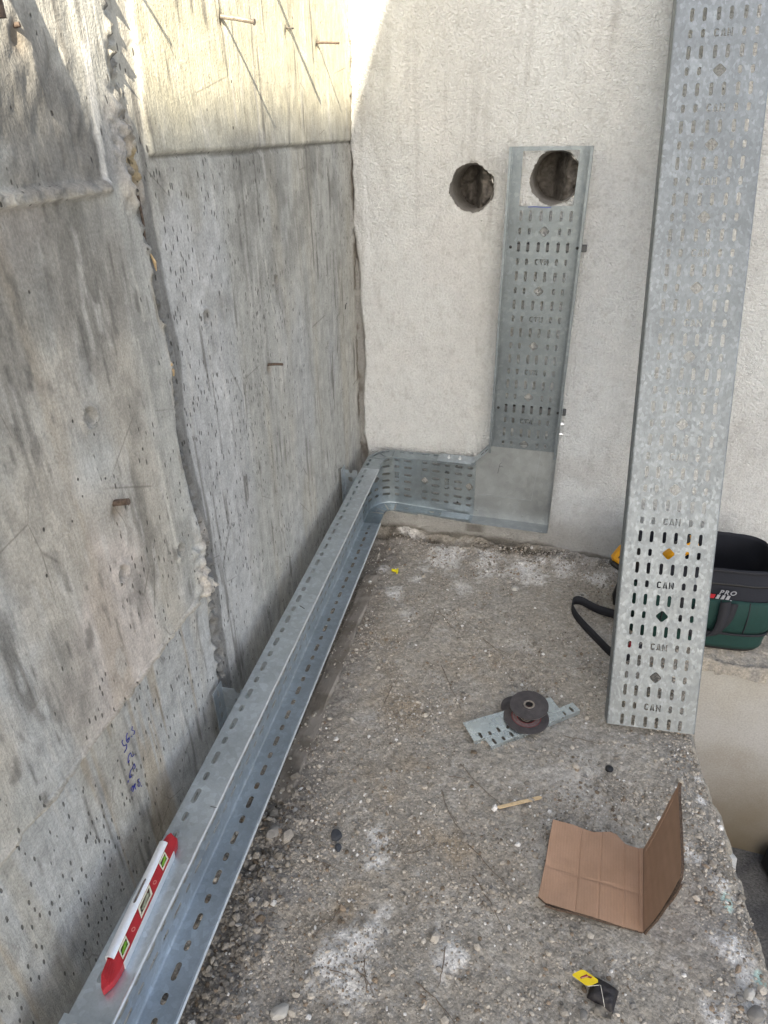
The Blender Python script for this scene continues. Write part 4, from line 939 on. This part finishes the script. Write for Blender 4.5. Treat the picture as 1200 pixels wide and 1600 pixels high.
offcut('steel_offcut', 'narrower slotted steel offcut in front, its right end sticking out beyond the discs', (.722, -1.083), (.965, -.872), .034, .016, gz(.8, -1.05) + .001, [.02, .05, .08, .27, .30], tilt=.004)
n = N('abrasive'); o3 = n.obj(); v = n.noise(o3, 700, 3, .6); v2 = n.noise(o3, 40, 4, .6); cc = n.mix(1, n.ramp(v, [(.3, .55), (.7, 1.5)]), n.ramp(v2, [(.3, (.040, .036, .038)), (.7, (.075, .068, .068))]), 'MULTIPLY'); n.set('Base Color', cc).set('Roughness', .85); n.bump(v, .5, .001); M_ABR = n.m
M_RED = simple('red_label_print', (.30, .03, .035), .7, 0, .3, 150); M_LAB = simple('worn_grey_label', (.17, .14, .14), .8, 0, .35, 120)
def disc(label, c, r, tx, ty, up=1, ringed=False):
    M = Matrix.Translation(Vector(c)) @ Matrix.Rotation(tx, 4, 'X') @ Matrix.Rotation(ty, 4, 'Y')
    t = thing('grinding_disc', label, 'grinding disc', M=M)
    g = G(); pr = [(.011, -.0045 * up), (.022, -.0045 * up), (.027, .0), (r, 0), (r, -.0030), (.028, -.0030), (.023, -.0075 * up - .001), (.011, -.0075 * up - .001), (.011, -.0045 * up)]
    g.lathe(pr, 56); o = obj('abrasive_wheel', g, M_ABR, t, local=True, autosmooth=35)
    g = G(); g.lathe([(.011, .0006 - .0045 * up), (.0125, .0014 - .0045 * up), (.016, .0014 - .0045 * up), (.017, .0004 - .0045 * up)], 32); obj('metal_ring', g, M_WIRE, t, local=True, autosmooth=35)
    if ringed:
        g = G(); g.lathe([(.029, .0004), (.0415, .0004)], 48); obj('label_ring', g, M_LAB, t, local=True)
        for ra, rb_ in ((.0425, .0440), (.0275, .0290), (.035, .0358)):
            g = G(); g.lathe([(ra, .0007), (rb_, .0007)], 48); obj('red_line', g, M_RED, t, local=True)
    return t
bz = gz(.81, -.98) + .018
disc('larger grinding disc with a red ringed label, lying flat on the steel offcuts', (.832, -.972, bz + .008), .068, 0, 0, 1, True)
disc('smaller plain black grinding disc lying on top of the stack', (.836, -.950, bz + .036), .058, radians(2), radians(-3), -.35)
disc('dark grinding disc tipped up behind the stack so only its left rim shows', (.803, -.928, bz - .007), .052, radians(-3), radians(3), 1)
g = G(); g.lathe([(0, 0), (.015, 0), (.016, .003), (.016, .022), (.012, .028), (0, .028)], 28); g.v = [(v[0] + .835, v[1] - .962, v[2] + bz + .0015) for v in g.v]
tag(obj('clamping_nut', g, M_BLK, None, autosmooth=35), 'dark round clamping nut between the two grinding discs', 'nut')

# ================================================================== SMALL THINGS ON THE DIRT
n = N('pale_wood'); v = n.noise(n.obj((1, 1, 1)), 90, 5, .6); n.set('Base Color', n.ramp(v, [(.3, (.50, .36, .20)), (.7, (.66, .52, .33))])).set('Roughness', .7); M_WOOD = n.m
a = Vector((.790, -1.303, gz(.79, -1.30) + .005)); b = Vector((.901, -1.238, gz(.90, -1.24) + .006)); d = (b - a); L = d.length; d.normalize(); w_ = Vector((d.y, -d.x, 0)).normalized()
t = [(0, -.003), (.002, -.0042), (L - .006, -.0050), (L - .001, -.003), (L, 0), (L - .001, .003), (L - .006, .0050), (.006, .0044), (.003, .001)]
g = G(); g.prism(t, lambda p: a + d * p[0] + w_ * p[1], lambda p: a + d * p[0] + w_ * p[1] + Vector((0, 0, .0022))); tag(obj('wooden_stick', g, M_WOOD), 'thin flat pale wooden stirring stick on the dirt', 'stick')

# cardboard
n = N('brown_cardboard'); v = n.noise(n.obj(), 22, 4, .6); v2 = n.noise(n.obj(), 500, 2, .5)
wv = n.t.nodes.new('ShaderNodeTexWave'); wv.wave_type = 'BANDS'; wv.bands_direction = 'X'; n.t.links.new(n.obj(), wv.inputs[0]); wv.inputs['Scale'].default_value = 48; wv.inputs['Distortion'].default_value = .2
cc = n.mix(1, n.ramp(v, [(.3, (.335, .218, .150)), (.7, (.385, .252, .178))]), n.ramp(wv.outputs[0], [(0, .965), (1, 1.02)]), 'MULTIPLY'); cc = n.mix(1, n.ramp(v2, [(.3, .95), (.7, 1.05)]), cc, 'MULTIPLY')
n.set('Base Color', cc).set('Roughness', .9); n.set('Specular IOR Level', .15); n.bump(n.math('ADD', wv.outputs[0], n.math('MULTIPLY', v, 2.0)), .2, .0012); M_CARD = n.m
M_CEDGE = simple('corrugated_edge', (.075, .05, .035), .95, 0, .8, 350, 1, .002)
card = thing('cardboard', 'torn brown cardboard folded open, one half flat on the dirt and the other standing', 'cardboard', (1.05, -1.43, .01))
zf = .020
def panel(name, poly, mp, creases, th=.0062):
    o, i = sheet(poly, [], mp, [], []) if False else (None, None)
    us_ = [p[0] for p in poly]; vv_ = [p[1] for p in poly]
    vs, fs = sheet(poly, [], mp, [u for u in creases], [.02, .04, .06, .078, .083, .087, .091, .096, .11, .13, .15, .17, .19])
    ob = solid(obj(name, (vs, fs), M_CARD, card, smooth=False), th, 0); ob.data.materials.append(M_CEDGE); ob.modifiers['thickness'].material_offset_rim = 1; return ob
# flat half : u from the fold to the left, v from front to back
FO = Vector((1.146, -1.540, zf - .006)); FD = Vector((.008, .222, .004)).normalized(); LD = Vector((-.999, -.02, .03)).normalized()
def mp_flat(u, v):
    cr = -.0018 * sum(math.exp(-((u - q) / .0028) ** 2) for q in (.008, .042, .098, .148)) - .0012 * math.exp(-((v - .085 - u * .06) / .004) ** 2) + .003 * (float(vn(np.array(u * 22.), np.array(v * 22.), 77)) - .5)
    return FO + LD * u + FD * v + Vector((0, 0, cr + .008 * (u / .23) ** 2 + .004 * sin(u * 20 + v * 9)))
poly = [(0, 0), (.055, -.001), (.11, .002), (.17, .004), (.214, .006), (.232, .016), (.226, .10), (.224, .17), (.221, .224), (.17, .2275), (.12, .222), (.098, .229), (.078, .234), (.062, .229), (.045, .210), (.03, .205), (.012, .204), (0, .206)]
panel('flat_half', poly, mp_flat, [.004, .008, .012, .038, .042, .046, .07, .094, .098, .102, .125, .144, .148, .152, .19, .21])
UD = Vector((.20, .03, .975)).normalized()
def mp_up(u, v):
    cr = .0012 * math.exp(-((v - .09 - u * .55) / .003) ** 2)
    return FO + Vector((.003, 0, .0)) + UD * u + FD * v + Vector((.003 * sin(pi * u / .22) + cr, 0, 0))
poly = [(0, 0), (.05, -.003), (.10, -.001), (.15, .004), (.20, .010), (.212, .030), (.214, .10), (.216, .17), (.215, .212), (.222, .240), (.232, .250), (.236, .246), (.215, .235), (.16, .232), (.10, .224), (.05, .213), (0, .206)]
panel('standing_half', poly, mp_up, [.006, .012, .05, .10, .15, .19])
g = G(); g.tube([mp_up(.02 + .19 * k / 8, .190 + .035 * k / 8 ) + Vector((-.0035, 0, 0)) for k in range(9)], .0012, 5); obj('crease', g, M_CARD, card)

for pts_ in ([mp_flat(u, .003 + .0015 * sin(u * 60)) + Vector((0, -.0012, -.0012)) for u in np.linspace(.0, .214, 26)], [mp_up(u, -.002 + .0015 * sin(u * 70)) + Vector((0, -.0008, 0)) for u in np.linspace(.004, .198, 24)]):
    g = G(); g.tube(pts_, .0033, 6); obj('corrugated_edge', g, M_CEDGE, card, autosmooth=60)
# tea bag with yellow tag
tea = thing('tea_bag', 'used dark tea bag with a bright yellow paper tag lying near the bottom edge', 'tea bag', (1.06, -1.685, gz(1.06, -1.68)))
z0 = gz(1.06, -1.68)
g = G(); vs = []; fs = []; nn_ = 16
for i in range(nn_ + 1):
    for j in range(nn_ + 1):
        u = -1 + 2 * i / nn_; v = -1 + 2 * j / nn_; e = max(0, (1 - u ** 4) * (1 - v ** 4)) ** .5
        x = 1.064 + (u * .026 + v * .006); y = -1.684 + (v * .023 - u * .008)
        vs.append((x, y, z0 + .003 + e * (.014 + .008 * float(fbm(np.array(u * 3. + 4), np.array(v * 3. + 2), 800, 3)))))
for i in range(nn_):
    for j in range(nn_): q = i * (nn_ + 1) + j; fs.append((q, q + nn_ + 1, q + nn_ + 2, q + 1))
g.add(vs, fs); obj('bag', g, simple('wet_tea_paper', (.014, .012, .014), .6, 0, .5, 90, .8, .003), tea, smooth=True)
g = G(); vs = []; fs = []
for i in range(9):
    for j in range(9):
        u = i / 8; v = j / 8; x = 1.046 + u * .034; y = -1.728 + v * .026 ; vs.append((x + v * .004, y, z0 + .004 + .006 * sin(u * 5 + 1) * sin(v * 4) + .003))
for i in range(8):
    for j in range(8): q = i * 9 + j; fs.append((q, q + 9, q + 10, q + 1))
g.add(vs, fs); obj('crumpled_wrapper', g, simple('damp_paper', (.16, .145, .12), .8, 0, .4, 120, .5, .002), tea, smooth=True)
TG = Vector((1.026, -1.672, z0 + .024)); tx = Vector((.0170, -.0088, .001)); ty = Vector((.0115, .0080, .002))
g = G(); M_YEL = simple('yellow_paper', (.80, .60, .01), .55, 0, .06, 60)
q = lambda u, v, h=0: TG + tx * u + ty * v + Vector((0, 0, h + .0015 * sin(u * 2)))
g.add([q(-.85, -1), q(.7, -1), q(1, -.7), q(1, .7), q(.75, 1), q(-.8, 1), q(-1, .7), q(-1, -.75)], [(0, 1, 2, 3, 4, 5, 6, 7)]); tg_ = solid(obj('paper_tag', g, M_YEL, tea), .0006)
g = G(); g.add([q(-.35, -.55, .0008), q(-.1, -.60, .0008), q(.0, .2, .0008), q(.35, .45, .0008), q(.25, .75, .0008), q(-.15, .55, .0008), q(-.3, .65, .0008)], [(0, 1, 2, 3, 4, 5, 6)]); obj('red_print', g, M_RED, tg_)
g = G(); g.add([q(-.22, -.45, .0013), q(-.1, -.47, .0013), q(.06, .4, .0013), q(-.06, .5, .0013)], [(0, 1, 2, 3)]); obj('pale_print', g, simple('pale_pink_print', (.7, .35, .25), .6), tg_)
g = G(); pts = [q(.9, -.9), Vector((1.050, -1.682, z0 + .029)), Vector((1.056, -1.680, z0 + .029)), Vector((1.062, -1.700, z0 + .022)), Vector((1.066, -1.712, z0 + .014))]; g.tube(pts, .0006, 5); obj('string', g, simple('white_thread', (.6, .58, .52), .9), tea)
g = G(); g.tube([(.222, -.304, gz(.225, -.305) + .008), (.240, -.308, gz(.24, -.305) + .008)], .006, 12); g.box((.245, -.308, gz(.24, -.305) + .008), (.004, .016, .016)); tag(obj('wall_plug', g, simple('yellow_plastic', (.75, .65, .02), .4), autosmooth=40), 'tiny bright yellow plastic plug on the dirt near the inner corner', 'plug')
g = G(); g.box((1.855, -.60, -.89), (.13, .16, .11), Matrix.Rotation(.3, 3, 'Z'), .02); g.tube([(1.81, -.62, -.84), (1.82, -.60, -.78), (1.88, -.58, -.78), (1.90, -.58, -.84)], .012, 8)
tag(obj('tool_case', g, simple('black_case_plastic', (.012, .012, .013), .5), autosmooth=30), 'black case down in the pit at the right edge', 'case')
g = G(); g.lathe([(0, 0), (.011, 0), (.011, .006), (.004, .010), (0, .010)], 16); g.v = [(v[0] + 1.077, v[1] - 1.086, v[2] + gz(1.077, -1.086)) for v in g.v]
tag(obj('black_cap', g, M_BLK, autosmooth=40), 'small black cap lying on the dirt left of the pit rim', 'cap')

# ================================================================== SPIRIT LEVEL
lc = wallp(2.004, zbase(2.004) + HT + .002, nbase(2.004) + .0325); ld = (wallp(1.868, zbase(1.868) + HT + .002, .101) - wallp(2.137, zbase(2.137) + HT + .002, .119)).normalized()
lx = ld; ly = Vector((0, 0, 1)).cross(lx).normalized(); lz = lx.cross(ly)      # ly points to the wall
ML = Matrix(((lx.x, ly.x, lz.x, lc.x), (lx.y, ly.y, lz.y, lc.y), (lx.z, ly.z, lz.z, lc.z), (0, 0, 0, 1))) @ Matrix.Rotation(radians(4), 4, 'X') @ Matrix.Diagonal((1, .76, .9, 1))
lev = thing('spirit_level', 'short red spirit level with aluminium edge and green vials on top of the tray', 'spirit level', M=ML)
M_RP = simple('red_plastic', (.36, .016, .024), .45, 0, .15, 60); M_AL = simple('brushed_aluminium', (.80, .83, .86), .32, .55, .06, 200)
M_WH = simple('cream_plastic', (.62, .60, .48), .5); M_GV = simple('green_vial_liquid', (.16, .36, .03), .15, 0, .3, 60); M_CLR = simple('smoky_clear_plastic', (.30, .32, .24), .15, 0, .3, 60)
HL = .136; g = G()
body = [(-.094, -.0165), (.098, -.0165), (.108, -.0165), (.118, -.012), (HL - .014, .0), (HL - .009, .009), (HL - .016, .016), (HL - .030, .019), (-HL + .040, .019), (-HL + .020, .017), (-HL + .004, .006), (-HL, -.0005), (-HL + .014, -.0125), (-HL + .030, -.0165)]
wins = [[(x - .017, -.0125), (x + .006, -.0125), (x + .017, .0035), (x - .006, .0035)] for x in (.072, -.074)] + [[(-.028, -.0125), (.014, -.0125), (.028, .0035), (-.014, .0035)]]
vs, fs = sheet(body, wins, lambda u, v: Vector((u, v, .018)), [], [])
ob_ = obj('red_body', (vs, fs), M_RP, lev, local=True); solid(ob_, .018, -1)
bv = ob_.modifiers.new('soft', 'BEVEL'); bv.width = .0012; bv.segments = 2; bv.limit_method = 'ANGLE'; bv.angle_limit = radians(50)
for w_i in wins:
    cxm = sum(p[0] for p in w_i) / 4; cym = sum(p[1] for p in w_i) / 4
    inner = [(cxm + (p[0] - cxm) * .80, cym + (p[1] - cym) * .66) for p in w_i]
    vs, fs = sheet([(cxm + (p[0] - cxm) * 1.0, cym + (p[1] - cym) * 1.0) for p in w_i], [inner], lambda u, v: Vector((u, v, .0185)))
    fr = obj('vial_frame', (vs, fs), M_WH, lev, local=True); solid(fr, .002)
    g = G(); g.prism([(p[0], p[1]) for p in inner], lambda p: Vector((p[0], p[1], .008)), lambda p: Vector((p[0], p[1], .0125))); obj('vial_back', g, M_CLR, lev, local=True)
    hl_ = .012 if abs(cxm) > .01 else .018
    g = G(); g.tube([(cxm - hl_ * .75, cym - .002, .014), (cxm + hl_ * .75, cym + .002, .014)], .0042, 14); obj('vial', g, M_GV if abs(cxm) > .01 else M_CLR, lev, local=True, autosmooth=40)
def rail_map(u, v): t_ = (v - .0035) / .0205; return Vector((u, v, .0215 + .0045 * sin(pi * min(1, max(0, t_))) ** .6))
vs, fs = sheet([(-.094, .0035), (.104, .0035), (.104, .0240), (-.094, .0240)], [slot(.012, .0150, .044, .0068)], rail_map, [], [.0055, .008, .0110, .0137, .0165, .019, .0215])
ob_ = obj('aluminium_rail', (vs, fs), M_AL, lev, local=True); solid(ob_, .0025, -1)
g = G(); g.box((.012, .015, .0205), (.050, .009, .002)); obj('slot_back', g, M_WIRE, lev, local=True)
for bc, bd_ in ( ((.005, .0215, .0115), (.198, .0035, .019)), ((-.002, -.0180, .0095), (.188, .0022, .019))):
    g = G(); g.box(bc, bd_); obj('edge_rail', g, M_AL, lev, local=True)
M_PR = simple('pale_red_plastic', (.55, .16, .14), .5)
for x in (.033, -.046): g = G(); g.lathe([(.0022, .0186), (.0034, .0190), (.0040, .0184)], 14); g.v = [(v[0] + x, v[1] - .0065, v[2]) for v in g.v]; obj('moulded_mark', g, M_PR, lev, local=True)
for k in range(4): g = G(); g.box((-.116 + .003 * k, -.006 + .006 * k, .0186), (.026, .0012, .0012), Matrix.Rotation(radians(16), 3, 'Z')); obj('grip_rib', g, M_RP, lev, local=True)

# ================================================================== TOOL BAG
M_NAVY = simple('dark_navy_fabric', (.009, .011, .018), .85, 0, .25, 300, .35, .0008); M_GRN = simple('bottle_green_fabric', (.003, .033, .028), .8, 0, .22, 260, .35, .0008)
M_WEB = simple('black_webbing', (.012, .013, .018), .8, 0, .3, 400, .5, .0006); M_BASE = simple('black_rubber_base', (.008, .008, .009), .6)
M_TXT = simple('grey_print', (.30, .31, .34), .6)
BM = Matrix.Translation(Vector((1.352, -.340, gz(1.3, -.4) - .006))) @ Matrix.Rotation(radians(3), 4, 'Z')
bag = thing('tool_bag', 'open navy and bottle green fabric tool bag standing on the ledge behind the leaning tray', 'tool bag', M=BM)
BL, BD, BH = .214, .125, .312
def bagring(z, grow=0.0, n=72):
    out = []
    sag = .012 * sin(z / BH * pi)
    for k in range(n):
        a = 2 * pi * k / n; ca_, sa_ = cos(a), sin(a); e = 5.0
        r = (abs(ca_) ** e + abs(sa_) ** e) ** (-1 / e)
        out.append(Vector(((BL + sag + grow) * r * ca_, (BD + sag + grow) * r * sa_ + .02 * z / BH, z)))
    return out
def ringmesh(zs, grow, mat, name, arc_=None, close=False):
    g = G(); vs = []; n = 72
    for z in zs:
        gq = grow(z) if callable(grow) else grow
        ring = bagring(z, gq)
        for k, p in enumerate(ring): w = .010 * (float(fbm(np.array(k * .33), np.array(z * 24), 900, 3)) - .5); vs.append(p + Vector((p.x * w * 3, p.y * w * 6, w * (1 if z > 0 else 0))))
    fs = []
    for i in range(len(zs) - 1):
        for k in range(n):
            if arc_ and not arc_(2 * pi * (k + .5) / n): continue
            fs.append((i * n + k, i * n + (k + 1) % n, (i + 1) * n + (k + 1) % n, (i + 1) * n + k))
    if close: fs.append(tuple(range(n - 1, -1, -1)))
    g.add(vs, fs); return solid(obj(name, g, mat, bag, local=True, smooth=True), .003, -1)
ringmesh(list(np.linspace(.0, BH, 18)), 0, M_NAVY, 'body', None, True)
ringmesh([.0, .008, .016], .004, M_BASE, 'base')
ringmesh([BH - .012, BH - .002], .003, M_WEB, 'rim_binding')
ringmesh([BH - .058, BH - .050], .002, M_BASE, 'zip_line')
ringmesh(list(np.linspace(.075, .205, 9)), lambda z: .016 - .010 * ((z - .14) / .065) ** 2, M_GRN, 'side_pocket', lambda a: True)
ringmesh(list(np.linspace(.014, .078, 5)), lambda z: .010, M_GRN, 'lower_panel')
ringmesh([.072, .080], .0135, M_WEB, 'piping')
for x_ in (-.13, -.045, .045, .135):
    g = G(); zs_ = np.linspace(.084, .204, 9); g.tube([(x_, -BD - .016 + .010 * ((z - .14) / .065) ** 2 - .012 * sin(z / BH * pi) + .02 * z / BH, z) for z in zs_], .0022, 6); obj('pocket_seam', g, M_WEB, bag, local=True, autosmooth=60)
g = G(); g.add([Vector((x, y, .12)) for x, y in ((-BL + .02, -BD + .02), (BL - .02, -BD + .02), (BL - .02, BD - .02), (-BL + .02, BD - .02))], [(0, 1, 2, 3)]); obj('lining', g, M_BASE, bag, local=True)
def ribbon(pts, wvec, w, mat, name, parent, local=True, th=.002):
    pts = [Vector(p) for p in pts]; sm = pts
    for _ in range(3):
        q = [sm[0]]
        for a, b in zip(sm[:-1], sm[1:]): q += [a.lerp(b, .25), a.lerp(b, .75)]
        q.append(sm[-1]); sm = q
    g = G(); vs = []
    for p in sm:
        wv_ = Vector(wvec(p)) if callable(wvec) else Vector(wvec); vs += [p - wv_ * w / 2, p + wv_ * w / 2]
    g.add(vs, [(2 * i, 2 * i + 1, 2 * i + 3, 2 * i + 2) for i in range(len(sm) - 1)]); return solid(obj(name, g, mat, parent, smooth=True, local=local), th, 0)
yf = -BD - .006
ribbon([(-.075, yf - .012, .205), (-.078, yf - .022, .15), (-.05, yf - .030, .085), (-.01, yf - .030, .070), (.04, yf - .028, .085), (.075, yf - .026, .14), (.082, yf - .014, .205)], lambda p: (1, 0, .0) if p.z > .10 else (0.2, 0, 1), .026, M_WEB, 'carry_handle', bag)
ribbon([(.055, yf - .014, .208), (.057, yf - .030, .14), (.045, yf - .036, .09), (.02, yf - .034, .075)], (1, 0, .25), .032, M_WEB, 'carry_handle', bag)
ribbon([(-.02, yf - .014, .208), (-.045, yf - .034, .15), (-.075, yf - .040, .11), (-.10, yf - .03, .09)], (1, 0, .5), .022, M_WEB, 'carry_handle', bag)
ribbon([(-.005, yf - .014, .205), (.0, yf - .030, .15), (-.005, yf - .030, .09)], (1, 0, 0), .014, M_WEB, 'pocket_strap', bag)
g = G(); g.box((-.012, yf - .036, .133), (.010, .004, .012), None, .0015); obj('buckle', g, M_ZN, bag, local=True)
cu = bpy.data.curves.new('txt', 'FONT'); cu.body = 'PRO'; cu.size = .0235; cu.extrude = .0006; cu.space_character = 1.25; cu.shear = .22; cu.offset = .0004
tmp = bpy.data.objects.new('txt', cu); COL.objects.link(tmp); bpy.context.view_layer.update(); me = bpy.data.meshes.new_from_object(tmp.evaluated_get(bpy.context.evaluated_depsgraph_get())); bpy.data.objects.remove(tmp); me.materials.append(M_TXT)
TXX = .030
o = bpy.data.objects.new('lettering', me); COL.objects.link(o); o.parent = bag; o.matrix_basis = Matrix.Translation((TXX, -BD - .0105, .232)) @ Matrix.Rotation(radians(90), 4, 'X')
g = G()
for k in range(3):
    x = TXX - .006 + k * .0155; g.prism([(x, .2115), (x + .010, .211), (x + .013, .227), (x + .004, .2275)], lambda p: Vector((p[0], -BD - .0075, p[1])), lambda p: Vector((p[0], -BD - .0095, p[1])))
g.box((TXX + .042, -BD - .0085, .2095), (.005, .002, .0025)); obj('emblem', g, M_TXT, bag, local=True)
g = G(); g.prism([(TXX - .03, .2115), (TXX - .011, .2115), (TXX - .008, .2275), (TXX - .026, .2275)], lambda p: Vector((p[0], -BD - .0075, p[1])), lambda p: Vector((p[0], -BD - .0095, p[1]))); obj('red_emblem', g, simple('red_print_on_fabric', (.35, .01, .02), .6), bag, local=True)
# shoulder strap looping out on the dirt
gl = lambda x, y, h: Vector((x, y, gz(x, y) + h))
spts = [gl(1.175, -.42, .17), gl(1.13, -.44, .05), gl(1.08, -.40, .03), gl(1.02, -.375, .024), gl(.965, -.345, .034), gl(.935, -.375, .034), gl(.945, -.43, .030), gl(.98, -.485, .028), gl(1.03, -.55, .024), gl(1.09, -.63, .022), gl(1.15, -.62, .03), gl(1.21, -.52, .04)]
sp_ = ribbon(spts, lambda p: (0, .15, 1), .034, M_WEB, 'shoulder_strap', bag, local=False)
# yellow measuring tools in the bag
M_YT = simple('amber_yellow_plastic', (.72, .34, .01), .45, 0, .1, 60)
MT = Matrix.Translation(Vector((1.098, -.30, .215))) @ Matrix.Rotation(radians(32), 4, 'Y') @ Matrix.Rotation(radians(-20), 4, 'X')
tp = thing('tape_measure', 'yellow and black tape measure wedged beside the left end of the tool bag', 'tape measure', M=MT)
g = G(); g.box((0, 0, 0), (.075, .045, .070), None, .010); obj('casing', g, M_YT, tp, local=True, autosmooth=40)
g = G(); g.box((-.006, -.0225, .004), (.038, .004, .034), None, .002); g.box((.0, 0, -.040), (.060, .040, .022), None, .006); obj('black_grip', g, M_BLK, tp, local=True, autosmooth=40)
MT = Matrix.Translation(Vector((1.262, -.36, .315))) @ Matrix.Rotation(radians(-38), 4, 'Y')
hl_ = thing('multimeter', 'amber yellow multimeter lying across the open top of the tool bag behind the tray slots', 'multimeter', M=MT)
g = G(); g.box((0, 0, 0), (.12, .06, .04), None, .008); obj('casing', g, M_YT, hl_, local=True, autosmooth=40)
g = G(); g.box((.03, 0, .021), (.035, .044, .003), None, .001); g.lathe([(0, .026), (.013, .026), (.015, .02)], 20); obj('screen_and_dial', g, M_BLK, hl_, local=True, autosmooth=40)
# the black jack of tool bag: a dark handle hanging beside
g = G(); g.tube([(1.10, -.33, .14), (1.088, -.335, .07), (1.092, -.34, .03)], [.010, .012, .008], 10); tag(obj('screwdriver', g, M_BLK, autosmooth=50), 'black screwdriver handle standing between the tool bag and the white wall, left of the tray', 'screwdriver')
M_SCR = simple('red_tool_plastic', (.40, .015, .03), .5)
g = G(); g.tube([(1.135, -.60, gz(1.13, -.6) + .014), (1.15, -.55, gz(1.15, -.55) + .016), (1.162, -.51, gz(1.16, -.51) + .016)], [.009, .012, .010], 12); tag(obj('chisel', g, M_SCR, autosmooth=50), 'red chisel handle on the dirt, seen through the slots of the leaning tray', 'chisel')

# unseen slab added high on the right so its edge throws the shade (the edge runs parallel to the concrete wall)
E0 = Vector((0, 0, 1.600)) - SUN * 6.2
n = N('shade_slab_concrete'); v = n.noise(n.obj(), 2, 5, .6); n.set('Base Color', n.ramp(v, [(.3, (.52, .51, .49)), (.7, (.60, .59, .57))])).set('Roughness', .9); M_SHSLAB = n.m
can = thing('added_shade_slab', 'unseen pale slab on posts above the pit, added to shade the corner', 'occluder', E0)
def slab_pt(a, b, z): return E0 + VY * a + NN * b + Vector((0, 0, z - E0.z))
g = G(); zz = E0.z
q0 = [slab_pt(-5.8, 0, zz), slab_pt(1.5, 0, zz), slab_pt(1.5, 4.8, zz), slab_pt(-5.8, 4.8, zz)]; g.add([p - Vector((0, 0, .25)) for p in q0] + q0, [(3, 2, 1, 0), (4, 5, 6, 7), (0, 1, 5, 4), (1, 2, 6, 5), (2, 3, 7, 6), (3, 0, 4, 7)])
obj('blocking_slab', g, M_SHSLAB, can)
for a_, b_ in ((-5.5, .4), (-5.5, 4.5), (1.2, 4.5)):
    g = G(); p = slab_pt(a_, b_, 0); g.box((p.x, p.y, zz / 2 - .13), (.3, .3, zz - .26), None, .01); obj('post', g, M_SHSLAB, can)
